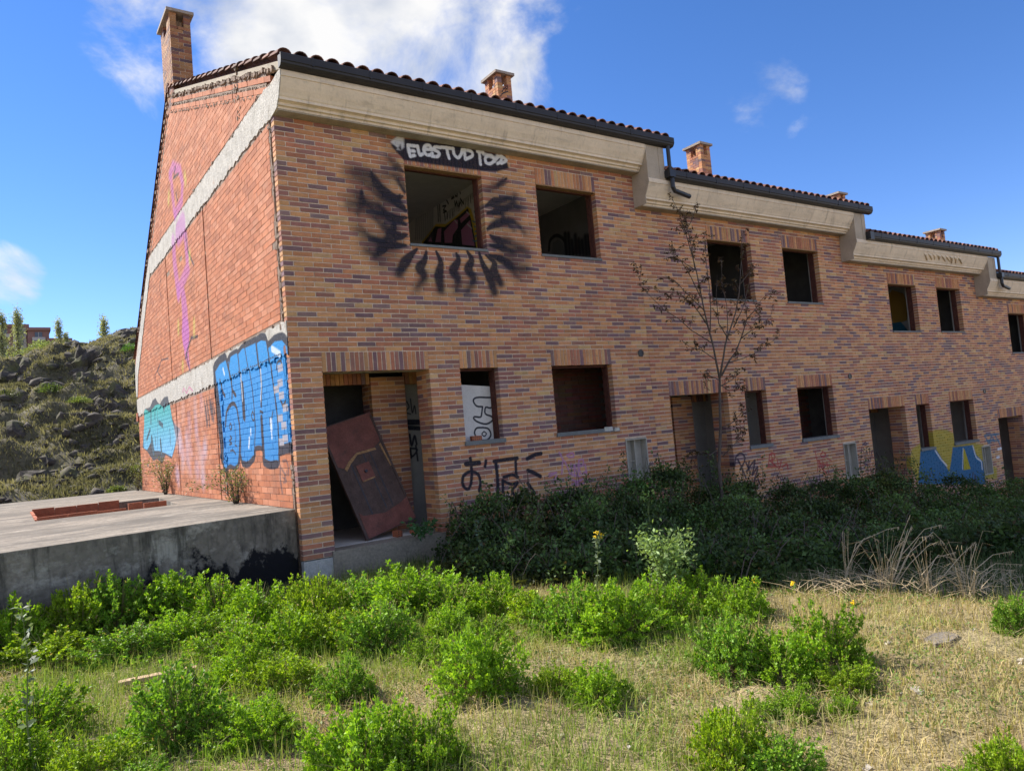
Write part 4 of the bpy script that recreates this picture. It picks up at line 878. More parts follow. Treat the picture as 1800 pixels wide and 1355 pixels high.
# lumps of squeezed-out mortar along the corner, the chases, the verge and the bands
lm = MB()
def lump(x, y, zz, s):
    lm.obox((x - s * .4, y - s * rnd.uniform(.3, .7), zz - s * rnd.uniform(.2, .6)), (s * rnd.uniform(.6, 1), rnd.uniform(-.3, .3) * s, rnd.uniform(-.3, .3) * s), (rnd.uniform(-.3, .3) * s, s * rnd.uniform(.6, 1.5), rnd.uniform(-.4, .4) * s), (0, rnd.uniform(-.3, .3) * s, s * rnd.uniform(.5, 1.1)))
for i in range(190): lump(.028, rnd.uniform(.13, .24), .45 + 5.1 * rnd.random(), rnd.uniform(.02, .075))
for gy, g0, g1 in grooves:
    for i in range(22): lump(.02, gy + rnd.uniform(-.03, .03), rnd.uniform(g0, g1), rnd.uniform(.015, .035))
for i in range(70): lump(.012, 3.6 + rnd.uniform(-.12, .3), rnd.uniform(.5, 2.4), rnd.uniform(.02, .06))
y = -.1
while y < RIDGE_Y: lump(.0, y, roof_z(y, t0) - .15, rnd.uniform(.03, .075)); lump(.005, y + .05, roof_z(y, t0) - .325, rnd.uniform(.015, .035)); lump(.005, y + .05, roof_z(y, t0) - .47, rnd.uniform(.015, .035)); y += rnd.uniform(.05, .12)
y = RIDGE_Y
while y < 12.0: lump(.0, y, verge(y) - .06, rnd.uniform(.05, .09)); y += .12
for i in range(40):
    yy = 1.55 + rnd.uniform(-.1, .1); lump(.01, yy + (i % 7) * .012, 6.05 + rnd.random() * .95, rnd.uniform(.02, .06))
for i in range(90): lump(.0, rnd.uniform(.1, 9.3), rnd.choice([2.88, 2.43, 5.59, 6.05]) + rnd.uniform(-.02, .02), rnd.uniform(.02, .045))
lm.build('mortar_lumps', M['gmortar'], gw)['kind'] = 'stuff'
sb = MB(); sb.box((-.005, 12.64, 3.0), (.12, YE_ + .05, verge(YE_) - .2)); sb.box((-.03, 12.66, 2.30), (.10, 12.90, 2.52)); sb.build('rear_corner_block', M['redclay'], gw)
cable = MB(); cable.tube([(-.02, 2.55 + .15, 2.0), (-.03, 2.72, 1.4), (-.02, 2.7, .8), (-.025, 2.74, .47)], .006, 5)
# plinth under the corner
pl = MB(); pl.box((.0, -.012, -.75), (.383, .10, PB - H - .012), jit=.004); pl.box((.383, -.05, -.75), (2.2, -.031, PB - .345), jit=.006); pl.box((2.052, -.02, -.75), (3.2, .1, PB - H - .075), jit=.006); pl.build('plinth', M['whitewash'], h0)

# ================================================================== concrete garage deck beside the gable
deck = empty('garage_deck', (-5, 5, -.5)); tag(deck, 'low concrete garage deck with stained dark front wall beside the orange gable', 'concrete deck')
dk = MB(); Ex = lambda x: .15 + (x / -3.13) * -.55   # front edge runs slightly skew
hole = [(-2.69, 4.35), (-.66, 4.55), (-.45, 7.2), (-2.67, 7.45)]
zt = .45
fx = [-26, -12, -6, -2.69, -.66, -.02]
def deckpoly(pts, name=None): dk.prism(pts, lambda u, v, w: (u, v, zt - .16 + w), .16)
deckpoly([(-26, Ex(-26)), (-.018, Ex(0)), (-.018, 4.3), (-26, 4.3)])
deckpoly([(-26, 4.3), (-2.69, 4.3), (-2.67, 7.45), (-26, 7.45)]); deckpoly([(-.66, 4.3), (-.018, 4.3), (-.018, 7.45), (-.45, 7.45)]); deckpoly([(-26, 7.45), (-.018, 7.45), (-.018, 13.35), (-26, 15.5)])
dko = dk.build('deck_slab', M['slab'], deck); dko.location = (5, -5, .5)
fw = MB(); fw.prism([(-26, Ex(-26) + .012), (-.02, Ex(0) + .012), (-.02, Ex(0) + .25), (-26, Ex(-26) + .25)], lambda u, v, w: (u, v, -1.2 + w), 1.2 + zt - .165)
fwo = fw.build('deck_front_wall', M['slabwall'], deck); fwo.location = (5, -5, .5)
fe = MB(); fe.prism([(-26, Ex(-26) - .012), (-.02, Ex(0) - .012), (-.02, Ex(0) - .001), (-26, Ex(-26) - .001)], lambda u, v, w: (u, v, -1.2 + w), 1.2 + zt - .004)
feo = fe.build('wall_face', M['slabwall'], fwo)
hl = MB()
for (a, b) in zip(hole, hole[1:] + hole[:1]):
    ax = Vector((b[0] - a[0], b[1] - a[1], 0)); nrm = Vector((ax.y, -ax.x, 0)).normalized() * .15
    hl.obox((a[0], a[1], -.6), ax, nrm, (0, 0, .6 + zt - .17))
hl.box((-2.9, 4.2, -.65), (-.3, 7.7, -.6)); ho = hl.build('light_well', M['slabwall'], deck); ho.location = (5, -5, .5)
# row of flat hollow blocks lining the well
rim = bpy.data.objects.new('well_rim', None); link(rim, deck); rim.location = (5, -5, .5)
def rimrow(p, q, n_, hgt, zb_):
    for i in range(n_):
        a = Vector((p[0] + (q[0] - p[0]) * i / n_, p[1] + (q[1] - p[1]) * i / n_, zb_)); d = Vector((q[0] - p[0], q[1] - p[1], 0)) / n_ * .98; nr = Vector((-d.y, d.x, 0)).normalized() * .045
        m_ = MB(); m_.obox(a, d, nr, (0, 0, hgt * rnd.uniform(.93, 1.05))); m_.build('hollow_block', M['redclay'], rim)
rimrow((-2.66, 4.36), (-1.40, 4.50), 3, .17, zt - .13); rimrow((-2.64, 7.28), (-1.2, 7.15), 4, .17, zt - .12); rimrow((-2.64, 4.45), (-2.63, 7.2), 6, .17, zt - .15); rimrow((-1.38, 4.46), (-1.16, 4.48), 1, .24, zt - .13); rimrow((-1.14, 4.5), (-.78, 4.54), 1, .17, zt - .10); rimrow((-1.10, 4.62), (-.80, 4.66), 1, .17, zt - .10)

# ================================================================== broken door leaning in the porch
A = on(645, 950, 2, -.128); Bp = on(732, 909, 1, .50); Cc = on(622, 733, 1, .86)
A, Bp, Cc = map(Vector, (A, Bp, Cc))
ex = (Bp - A); wd = ex.length; ex.normalize(); ey = (Cc - Bp); ey = (ey - ex * ey.dot(ex)); ln = ey.length; ey.normalize(); ez = ex.cross(ey).normalized()
if ez.y > 0: ez = -ez
dr = empty('broken_door', A); tag(dr, 'torn dark red door leaf with its veneer peeled off, leaning askew in the first porch', 'door')
def dobj(name, mb, m, par=dr):
    o = mb.build(name, m, par); o.location = -Vector(A) if par is dr else (0, 0, 0); return o
D_ = lambda u, v, w=0.: A + ex * u + ey * v + ez * w
def dprism(pts, w0, w1, m, name, par=dr):
    mb = MB(); mb.prism(pts, lambda u, v, w: D_(u, v, w0 + w), w1 - w0); return dobj(name, mb, m, par)
leaf = dprism([(0.0, 0), (wd, 0), (wd, ln), (0, ln)], -.035, 0, M['doordark'], 'door_leaf')
dprism([(.04, .01), (wd - .02, .01), (wd - .01, .34), (wd - .12, .30), (wd * .5, .25), (.10, .33), (.05, .40)], .001, .006, M['doorred'], 'veneer')
dprism([(.02, ln - .02), (.03, ln - .60), (.12, ln - .66), (.22, ln - .58), (wd * .45, ln - .50), (wd * .8, ln - .52), (wd - .05, ln - .46), (wd - .01, ln - .3), (wd - .01, ln - .01)], .001, .006, M['doorred'], 'veneer')
dprism([(.12, ln - .665), (.22, ln - .585), (wd * .45, ln - .505), (wd * .8, ln - .525), (wd * .82, ln - .56), (wd * .45, ln - .54), (.24, ln - .63), (.14, ln - .71)], .001, .009, M['torn'], 'torn_edge')
dprism([(wd - .08, ln - .50), (wd - .05, ln - .49), (wd - .03, ln - .85), (wd - .05, ln - .86)], .001, .009, M['torn'], 'torn_edge')
for u0 in (.27, .55, .68):  # black strips laid on the leaf stand in for shade in the grooves
    dprism([(wd * u0, .30), (wd * u0 + .014, .30), (wd * u0 + .014, ln - .56), (wd * u0, ln - .56)], .0005, .003, M['pipe'], 'groove_shade_strip')
dprism([(0, 0), (.035, 0), (.035, ln), (0, ln)], .001, .012, M['doordark'], 'edge_strip'); dprism([(wd - .035, .36), (wd - .002, .36), (wd - .002, ln - .05), (wd - .035, ln - .05)], .0065, .014, M['doordark'], 'edge_strip')
cx_, cy_ = wd * .47, ln * .53
dprism([(cx_ - .11, cy_ - .13), (cx_ + .11, cy_ - .13), (cx_ + .11, cy_ + .12), (cx_ - .11, cy_ + .12)], .004, .010, M['doorred'], 'lock_plate'); dprism([(cx_ - .10, cy_ - .135), (cx_ + .10, cy_ - .135), (cx_ + .10, cy_ - .115), (cx_ - .10, cy_ - .115)], .0105, .014, M['torn'], 'lock_plate_edge')
kn = MB(); kn.tube([D_(cx_, cy_, .010), D_(cx_, cy_, .035)], .022, 10); dobj('door_knob', kn, M['pipe'])

# board behind the narrow window, bricks on the sill, rubble
bd = empty('painted_board', (2.98, .28, KB)); tag(bd, 'white board with black bubble outlines standing inside the narrow ground floor window', 'board')
m_ = MB(); p = [on(x, y, 1, .24) for x, y in [(806, 676), (882, 684), (890, 792), (815, 792)]]
m_.obox(Vector(p[3]), Vector(p[2]) - Vector(p[3]), (0, .03, 0), Vector(p[0]) - Vector(p[3])); o = m_.build('board_face', M['board'], bd); o.location = -Vector(bd.location)
def rubble_brick(px, py, ax, v, size, rz_, label, mname='redclay', holes=True, name='hollow_brick_piece'):
    P_ = Vector(on(px, py, ax, v)); P_.z = KB + .05 if ax == 1 else P_.z; e = empty(name, P_); e.rotation_euler = (0, 0, rz_); tag(e, label, 'brick')
    b = MB(); L_, D2, H2 = size; b.box((-L_ / 2, -D2 / 2, 0), (L_ / 2, D2 / 2, H2), jit=.003); b.build('brick_body', M[mname], e)
    if holes:
        hm = MB(); ny = max(1, int(H2 / .026)); nx = int(L_ / .03)  # black patches on the brick face stand in for shade inside holes
        for i in range(nx):
            for j in range(ny): hm.box((-L_ / 2 + (i + .3) * L_ / nx, -D2 / 2 - .003, (j + .28) * H2 / ny), (-L_ / 2 + (i + .72) * L_ / nx, -D2 / 2 - .0015, (j + .75) * H2 / ny))
        hm.build('hole_shade_patch', M['pipe'], e)
rubble_brick(838, 783, 1, .10, (.16, .08, .07), -.15, 'perforated red brick lying on the sill of the narrow window')
rubble_brick(699, 943, 2, PB, (.085, .12, .085), .2, 'small red brick end standing on the porch floor beside the door', name='brick_end')
rubble_brick(729, 936, 2, PB, (.13, .10, .05), .7, 'flat reddish brick shard on the porch floor under the green weed', holes=False, name='brick_shard')
rubble_brick(760, 937, 2, PB, (.07, .06, .075), .3, 'grey lump of rubble at the right end of the porch step', 'stone', False, 'rubble_lump')
rubble_brick(1070, 757, 2, KB + .052, (.09, .07, .05), .4, 'pale mortar lump on the right end of the kitchen window sill', 'whitewash', False, 'mortar_lump')
rubble_brick(1085, 757, 2, KB + .052, (.05, .05, .035), .9, 'small crumb of mortar at the outer corner of the kitchen window sill', 'whitewash', False, 'mortar_crumb')

# ================================================================== GROUND
def sstep(a, b, x): t = np.clip((x - a) / (b - a), 0, 1); return t * t * (3 - 2 * t)
def gz(x, y):
    x = np.asarray(x, float); y = np.asarray(y, float)
    s = -.50 - .093 * np.clip(x - 3.2, 0, None) * (.35 + .65 * sstep(-6, -2, y))
    s = s + .035 * np.sin(x * 1.3 + y * .7) * np.sin(y * 1.1 - x * .4) * sstep(0, -2, y)
    return s
def np_terrain(name, xs, ys, zf, m, colf):
    X, Y = np.meshgrid(xs, ys, indexing='ij'); Z = zf(X, Y); V = np.stack([X, Y, Z], -1).reshape(-1, 3); ny = len(ys)
    i, j = np.meshgrid(np.arange(len(xs) - 1), np.arange(ny - 1), indexing='ij'); a = (i * ny + j).ravel(); F = np.stack([a, a + ny, a + ny + 1, a + 1], 1)
    return np_mesh(name, V, F, colf(V[F].mean(1)), m, smooth=True)
def fbm(x, y, s, seed=0):
    """cheap smooth value noise, vectorised"""
    x = np.asarray(x) * s; y = np.asarray(y) * s; r = 0; a = 1; tot = 0
    for o in range(4):
        xi, yi = np.floor(x).astype(np.int64), np.floor(y).astype(np.int64); fx_, fy_ = x - xi, y - yi; fx_ = fx_ * fx_ * (3 - 2 * fx_); fy_ = fy_ * fy_ * (3 - 2 * fy_)
        h = lambda i, j: (np.sin((i * 127.1 + j * 311.7 + seed * 74.7 + o * 19.3)) * 43758.5453) % 1.0
        r = r + a * ((h(xi, yi) * (1 - fx_) + h(xi + 1, yi) * fx_) * (1 - fy_) + (h(xi, yi + 1) * (1 - fx_) + h(xi + 1, yi + 1) * fx_) * fy_); tot += a; a *= .5; x = x * 2.03 + 5; y = y * 2.03 + 3
    return r / tot
M['ground'] = mat('dry_soil_and_straw', attr=True, rough=.95, var=.25, vscale=3, fine=.35, fscale=45, bump=1., bscale=60, stains=[((.46, .37, .22), 12., .52, .66, .7, (1, 1, 1)), ((.10, .075, .05), 5., .60, .75, .6, (1, 1, 1))])
def gcolf(c):
    n_ = fbm(c[:, 0], c[:, 1], .9, 2)[:, None]; far = sstep(12, 30, np.hypot(c[:, 0], c[:, 1]))[:, None]
    soil = sstep(.60, .70, fbm(c[:, 0], c[:, 1], 1.6, 61))[:, None]; base = np.array([.34, .26, .155]) * (1 - n_) + np.array([.20, .19, .08]) * n_; base = base * (1 - soil) + np.array([.24, .165, .10]) * soil
    return base * (1 - far) + np.array([.36, .285, .17]) * far
xs = np.concatenate([np.linspace(-400, -12, 14), np.arange(-11, 14, .12), np.linspace(15, 500, 24)]); ys = np.concatenate([np.linspace(-400, -15, 12), np.arange(-14, 1.0, .12), np.array([2, 4, 8, 12, 14, 16., 20, 60, 400])])
def gz_mesh(X, Y):
    Z = gz(X, Y); near = ((np.abs(X) < 11) & (Y > -13) & (Y < 1)); Z = Z + near * (fbm(X, Y, 4., 5) - .5) * .06
    Z = np.where(Y > 1.5, Z - .25, Z); return np.where(Y > 25, Z - 6, Z)
tag(np_terrain('ground', xs, ys, gz_mesh, M['ground'], gcolf), kind='structure', label='dry straw covered ground with bare soil patches')

# ---- blades of grass and litter (uncountable)
def region_front(x, y):
    """True where the open sunny grassland is (in front of the bramble edge)"""
    bx = np.interp(y, [-9, -6.6, -5.4, -3.6, -2.2, -.6], [4.6, 3.9, 3.4, 3.0, 2.2, 1.6]); return x < bx
def blades(name, n_, x0, x1, y0, y1, hgt, wid, cfun, keep, lean=.5, mat_='grass', flat=False):
    x = rng.uniform(x0, x1, n_); y = rng.uniform(y0, y1, n_); k = keep(x, y); x, y = x[k], y[k]; n_ = len(x)
    z_ = gz(x, y) - .01; h = rng.uniform(hgt[0], hgt[1], n_) * rng.uniform(.6, 1, n_); a = rng.uniform(0, 2 * np.pi, n_); l = rng.uniform(0, lean, n_) ** 1.0; b = a + rng.uniform(-1, 1, n_)
    w = rng.uniform(wid[0], wid[1], n_); dx, dy = np.cos(a), np.sin(a); px_, py_ = -np.sin(b), np.cos(b)
    if flat:
        z_ = z_ + rng.uniform(.01, .07, n_); tilt = rng.uniform(-.15, .15, n_)
        P = [np.stack([x - dx * h / 2, y - dy * h / 2, z_ - tilt * h / 2], 1), np.stack([x, y, z_ + rng.uniform(0, .02, n_)], 1), np.stack([x + dx * h / 2, y + dy * h / 2, z_ + tilt * h / 2], 1)]
        px_, py_ = -dy, dx; ws_ = [.8, 1, .6]
    else:
        P = [np.stack([x, y, z_], 1), np.stack([x + dx * h * l * .35, y + dy * h * l * .35, z_ + h * .55], 1), np.stack([x + dx * h * l, y + dy * h * l, z_ + h * (1 - .35 * l)], 1)]; ws_ = [1, .8, .12]
    S_ = np.stack([px_, py_, np.zeros(n_)], 1) * (w / 2)[:, None]
    V = np.stack([P[0] - S_ * ws_[0], P[0] + S_ * ws_[0], P[1] + S_ * ws_[1], P[1] - S_ * ws_[1], P[2] + S_ * ws_[2], P[2] - S_ * ws_[2]], 1).reshape(-1, 3)
    base = np.arange(n_)[:, None] * 6; F = np.concatenate([base + [0, 1, 2, 3], base + [3, 2, 4, 5]], 0); c = cfun(x, y, n_); C = np.concatenate([c, c], 0)
    return np_mesh(name, V, F, C, M[mat_])
def green(x, y): return sstep(.26, .56, fbm(x, y, .8, 9) + .10 * sstep(-5.5, -1.5, y) - .08 * sstep(-.5, 2.5, x))
def cg(x, y, n_):
    g = (green(x, y) * .85 + rng.uniform(-.35, .35, n_))[:, None]; g = np.clip(g, 0, 1)
    return (np.array([.54, .43, .20]) * (1 - g) + np.array([.24, .36, .05]) * g) * rng.uniform(.65, 1.2, (n_, 1))
def cdry(x, y, n_): return np.array([.56, .44, .26]) * rng.uniform(.55, 1.2, (n_, 1)) * np.array([1, rng.uniform(.94, 1.04), .95])
def cdark(x, y, n_): return np.array([.06, .10, .03]) * rng.uniform(.6, 1.5, (n_, 1))  # darkened grass colour: shade at the bramble edge is put into it
near = lambda f: (lambda x, y: region_front(x, y) & f(x, y))
tag(blades('grass', 210000, -5.5, 4.6, -8.9, .1, (.03, .14), (.003, .008), cg, near(lambda x, y: (fbm(x, y, 2.2, 3) + rng.uniform(-.25, .25, len(x))) > .34) , .9), 'short mixed green and straw grass between the shrubs', kind='stuff')
tag(blades('tall_grass', 60000, -5.5, 4.6, -8.9, .1, (.08, .27), (.003, .006), cg, near(lambda x, y: (green(x, y) * .7 + .7 * fbm(x, y, 2.6, 4) + rng.uniform(-.12, .12, len(x))) > .72), .7), 'taller green and yellow grass in tufts', kind='stuff')
tag(blades('straw_litter', 42000, -5.5, 4.6, -8.9, .1, (.05, .24), (.0015, .004), cdry, near(lambda x, y: fbm(x, y, 1.6, 61) + rng.uniform(-.12, .12, len(x)) < .66), flat=True), 'dead straw lying flat on the soil', kind='stuff')
tag(blades('shaded_grass', 26000, -.2, 9, -6.5, -.05, (.10, .34), (.005, .010), cdark, lambda x, y: ~region_front(x + .35, y), .7), 'grass coloured dark for the shade along the bramble edge', kind='stuff')

def forbs():
    n_ = 120000; x = rng.uniform(-5.5, 5.2, n_); y = rng.uniform(-8.9, .1, n_); k = region_front(x, y) & ((fbm(x, y, 1.7, 41) + .25 * fbm(x, y, 7, 42) + rng.uniform(-.05, .05, n_)) > .61); x, y = x[k], y[k]; n_ = len(x)
    P = np.stack([x, y, gz(x, y) + rng.uniform(0, .05, n_)], 1); Nn = rng.normal(size=(n_, 3)) * .7 + [0, 0, .6]; Nn /= np.linalg.norm(Nn, axis=1, keepdims=True)
    return P, Nn, n_
pm_ = MB()
for i in range(700):
    x, y = rnd.uniform(-5, 4), rnd.uniform(-8.8, -.8)
    if not bool(region_front(x, y)): continue
    s_ = rnd.choice([.006, .009, .012, .02]); c_ = rnd.choice([(.34, .29, .23), (.42, .38, .33), (.25, .18, .12)]); pm_.box((x - s_, y - s_ * .8, float(gz(x, y)) - s_ * .3), (x + s_, y + s_ * .8, float(gz(x, y)) + s_ * .9), c_, s_ * .35)
M['pebble'] = mat('pebble', attr=True, rough=.9, var=.2)
tag(pm_.build('pebbles', M['pebble']), 'small stones and clods lying in the grass', kind='stuff')
# ================================================================== SHRUBS
def leaf_cloud(P, Nrm, L_, W_, col, folds=True):
    """diamond leaflets (2 tris each) at P with direction Nrm"""
    n_ = len(P); r = rng.normal(size=(n_, 3)); side = np.cross(Nrm, r); side /= np.maximum(np.linalg.norm(side, axis=1, keepdims=True), 1e-6)
    up = np.cross(side, Nrm); L_ = L_[:, None]; W_ = W_[:, None]
    V = np.stack([P, P + Nrm * L_ * .5 + side * W_ * .5 + up * W_ * .12, P + Nrm * L_, P + Nrm * L_ * .5 - side * W_ * .5 + up * W_ * .12], 1).reshape(-1, 3)
    b = np.arange(n_)[:, None] * 4; F = b + [0, 1, 2, 3]; return V, F, col
def shrub_proto(seed, nst=300, per=34, wide=1.):
    global rng
    keep = rng; rng = np.random.default_rng(seed)
    a = rng.uniform(0, 2 * np.pi, nst); el = np.arcsin(rng.uniform(.03, 1, nst)); r = rng.uniform(.70, 1.04, nst) ** .6 * (1 + .16 * np.sin(a * 3 + seed) + .11 * np.sin(a * 5 + 2 * seed + el * 3) + .10 * np.sin(el * 6 + a * 2 + seed))
    tip = np.stack([np.cos(a) * np.cos(el) * r, np.sin(a) * np.cos(el) * r, np.sin(el) * r * 1.0], 1)
    base = tip * np.array([.25, .25, 0]); VV, CC = [], []
    t = rng.choice([.42, .58, .72, .84, .94, 1.0], p=[.08, .12, .18, .2, .2, .22], size=(nst, per)) + rng.normal(scale=.012, size=(nst, per)); P = base[:, None] + (tip - base)[:, None] * t[..., None] + np.array([0, 0, .08]) * (t * (1 - t) * 2)[..., None]; P = P.reshape(-1, 3) + rng.normal(scale=.008, size=(nst * per, 3))
    d = np.repeat(tip - base, per, 0); d /= np.linalg.norm(d, axis=1, keepdims=True); Nn = d * .55 + rng.normal(scale=.62, size=P.shape) + np.array([0, 0, .15]); Nn /= np.linalg.norm(Nn, axis=1, keepdims=True)
    n_ = len(P); g = rng.uniform(0, 1, (n_, 1)); c = (np.array([.13, .26, .014]) * (1 - g) + np.array([.33, .50, .03]) * g) * rng.uniform(.75, 1.2, (n_, 1)) * np.array([(1, 1, 1), (1.12, 1.0, 1), (.82, .90, 1.5), (1.05, 1.06, 1.2), (.92, .95, 1)][seed - 1]); old = rng.uniform(0, 1, n_) < (.02, .03, .05, .02, .07)[seed - 1]; c[old] = [.38, .30, .12]
    V, F, C = leaf_cloud(P, Nn, rng.uniform(.05, .105, n_), rng.uniform(.026, .052, n_), c)
    me_o = np_mesh('foliage', V, F, C, M['leaf']); me = me_o.data; bpy.data.objects.remove(me_o)
    st = MB()
    for i in range(0, nst, 3): st.tube([base[i], base[i] * .5 + tip[i] * .5 + np.array([0, 0, .06]), tip[i]], [.011, .008, .004], 3, cap=False)
    rr_ = random.Random(seed)
    for i in range(10 + 4 * seed):     # dead stalks poking out
        a_ = rr_.uniform(0, 6.28); e_ = rr_.uniform(.3, 1.4); q = np.array([math.cos(a_) * math.cos(e_), math.sin(a_) * math.cos(e_), math.sin(e_)]) * rr_.uniform(.9, 1.25); st.tube([q * .2, q * .65 + np.array([0, 0, .05]), q], [.009, .007, .003], 3, cap=False)
    sm = st.mesh('stems', M['drystem']); rng = keep
    return me, sm
protos = [shrub_proto(s) for s in (1, 2, 3, 4, 5)]
SH = [ # px, base y, half width px, height px, label
 (15, 1128, 80, 85, 'bushy green shrub at the left edge under the yellow ragwort flowers'), (135, 1090, 75, 75, 'green shrub against the stained wall, left of the tallest one'), (205, 1095, 90, 100, 'tallest green shrub against the dark stained deck wall'),
 (300, 1095, 80, 75, 'green shrub against the wall beside the bent dry grass stalk'), (385, 1090, 70, 62, 'low green shrub in front of the black tar stain'), (450, 1105, 75, 62, 'pale green shrub below the right end of the tar stain'),
 (560, 1110, 65, 98, 'upright green shrub at the corner where the deck meets the house'), (640, 1085, 75, 74, 'green shrub in front of the white plinth of the porch'), (725, 1080, 90, 82, 'broad bright shrub in front of the porch step'),
 (800, 1085, 60, 60, 'small shrub right of the broad shrub by the porch step'), (870, 1075, 70, 62, 'green shrub in the row at the edge of the bramble shade'), (940, 1085, 70, 58, 'shrub in the middle of the row along the bramble shade'),
 (1010, 1110, 85, 90, 'dense shrub left of the yellow topped stalk'), (1090, 1120, 95, 100, 'large dark footed shrub below the pale leaved bramble'), (1160, 1095, 80, 85, 'shrub ending the long row, below the pale leaved bramble'), (1230, 1060, 60, 55, 'small shrub at the right end of the long row'),
 (90, 1160, 85, 55, 'low shrub behind the tall grey stalk on the left'), (230, 1150, 85, 55, 'low spreading shrub left of the grass gap above the plank'), (320, 1130, 70, 55, 'low shrub in the second row above the plank'), (420, 1150, 80, 65, 'shrub in the second row right of the plank'), (510, 1150, 85, 75, 'rounded shrub in the second row below the wall corner'),
 (600, 1140, 80, 70, 'second row shrub below the porch step shrubs'), (670, 1145, 80, 85, 'second row shrub with a dark hollow at its foot'), (790, 1115, 70, 52, 'low shrub in the second row behind the bare straw gap'), (860, 1120, 60, 45, 'small low shrub in the second row centre'),
 (430, 1200, 75, 75, 'shrub just right of the plank end'), (500, 1215, 75, 70, 'shrub left of the small round one in the middle'), (610, 1235, 62, 68, 'small round shrub standing alone left of centre'), (840, 1225, 92, 110, 'round shrub standing alone in the centre of the grass'), (760, 1170, 60, 50, 'low clump behind the round centre shrub'),
 (1050, 1235, 62, 66, 'small shrub right of the round centre shrub'), (980, 1215, 50, 45, 'thin low clump between the two centre shrubs'), (1290, 1180, 80, 100, 'left half of the large shrub pair right of centre'), (1375, 1190, 80, 85, 'low middle clump of the large shrub group on the right'), (1455, 1175, 75, 105, 'right half of the large shrub pair right of centre'), (1300, 1090, 70, 65, 'shrub behind the large pair near the dandelions'), (1490, 1210, 60, 45, 'flat clump trailing right of the large shrub pair'),
 (320, 1300, 105, 125, 'big leafy shrub in front of the plank'), (455, 1310, 80, 75, 'shrub right of the big leafy one near the bottom'), (60, 1300, 100, 90, 'shrub behind the grey stalk near the lower left corner'), (20, 1370, 90, 95, 'shrub in the lower left corner'), (160, 1370, 95, 80, 'wide shrub at the bottom edge on the left'), (250, 1380, 70, 50, 'small shrub at the bottom edge left of the grass'),
 (640, 1370, 110, 125, 'largest bright shrub at the bottom edge'), (750, 1350, 80, 95, 'shrub touching the largest one at the bottom edge'), (700, 1395, 90, 70, 'shrub low at the bottom edge in front of the largest one'),
 (1290, 1350, 85, 115, 'shrub at the bottom edge right of centre'), (1380, 1370, 90, 90, 'ragged shrub at the bottom edge beside the straw'), (1400, 1245, 50, 45, 'tiny shrub above the bottom right shrubs'), (1480, 1250, 30, 42, 'narrow upright sprig left of the dry patch'), (1340, 1250, 45, 30, 'thin low sprigs left of the tiny shrub'),
 (1775, 1370, 70, 95, 'shrub in the lower right corner'), (1790, 1115, 50, 60, 'shrub cut by the right edge below the dry stalks'), (1700, 1380, 45, 45, 'small sprig at the bottom beside the corner shrub')]
for i, (px, py, hw, hp, lb) in enumerate(SH):
    P_ = on(px, py, 2, -.5); dpt = float(-(CM.T @ (P_ - CAM_LOC))[2]); sx = hw * dpt / FPX; sz_ = hp * dpt / FPX
    lim = .15 - .1757 * abs(min(P_[0], 0)) - .28 if P_[0] < 0 else 9
    if P_[1] > lim:     # rooted in front of the deck wall, never inside it
        t_ = on(px, py - hp * 1.02, 1, lim - .1); P_ = np.array([t_[0], lim - .1, -.5]); dpt = float(-(CM.T @ (P_ - CAM_LOC))[2]); sx = hw * dpt / FPX; sz_ = (t_[2] + .5) / 1.34
    P_[2] = float(gz(P_[0], P_[1])) - .02
    e = empty('low_green_shrub', P_); e.scale = (sx * .95, sx * .95 * rnd.uniform(.85, 1.1), sz_ * (1.12 if i < 6 else .98) * rnd.uniform(.93, 1.07)); e.rotation_euler = (0, 0, rnd.uniform(0, 6.28)); tag(e, lb, 'shrub', 'low green shrubs in the grass')
    fo, stm = protos[i % 5]; link(bpy.data.objects.new('foliage', fo), e); link(bpy.data.objects.new('stems', stm), e)

P, Nn, n_ = forbs(); g = rng.uniform(0, 1, (n_, 1))
V, F, C = leaf_cloud(P, Nn, rng.uniform(.012, .034, n_), rng.uniform(.007, .018, n_), (np.array([.13, .22, .05]) * (1 - g) + np.array([.26, .33, .10]) * g))
tag(np_mesh('ground_weeds', V, F, C, M['leaf']), 'low leafy weeds scattered over the dry grass', kind='stuff')
# ================================================================== BRAMBLE THICKET in the shade of the houses
PV, PF_, PC = [], [], []; voff = 0
def mound(c, r, n_, colk=1., pale=0.):
    global voff
    d = rng.normal(size=(n_, 3)); d /= np.linalg.norm(d, axis=1, keepdims=True); d[:, 2] = np.abs(d[:, 2]) * .95 - .05
    rr = rng.uniform(.66, 1.08, (n_, 1)) * (1 + .16 * np.sin(d[:, :1] * 7 + c[0]) + .13 * np.sin(d[:, 2:] * 9 + c[1]) + .12 * np.sin(d[:, 1:2] * 11)); P = np.array(c) + d * rr * np.array(r)
    Nn = d * .4 + rng.normal(scale=.6, size=P.shape) + np.array([0, 0, .1]); Nn /= np.linalg.norm(Nn, axis=1, keepdims=True)
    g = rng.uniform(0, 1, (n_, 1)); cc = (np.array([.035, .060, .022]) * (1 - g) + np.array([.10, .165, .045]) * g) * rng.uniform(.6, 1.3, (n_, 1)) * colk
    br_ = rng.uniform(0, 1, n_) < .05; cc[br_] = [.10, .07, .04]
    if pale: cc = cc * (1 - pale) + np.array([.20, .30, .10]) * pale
    V, F, C = leaf_cloud(P, Nn, rng.uniform(.035, .075, n_), rng.uniform(.022, .045, n_), cc); PV.append(V); PF_.append(F + voff); PC.append(C); voff += len(V)
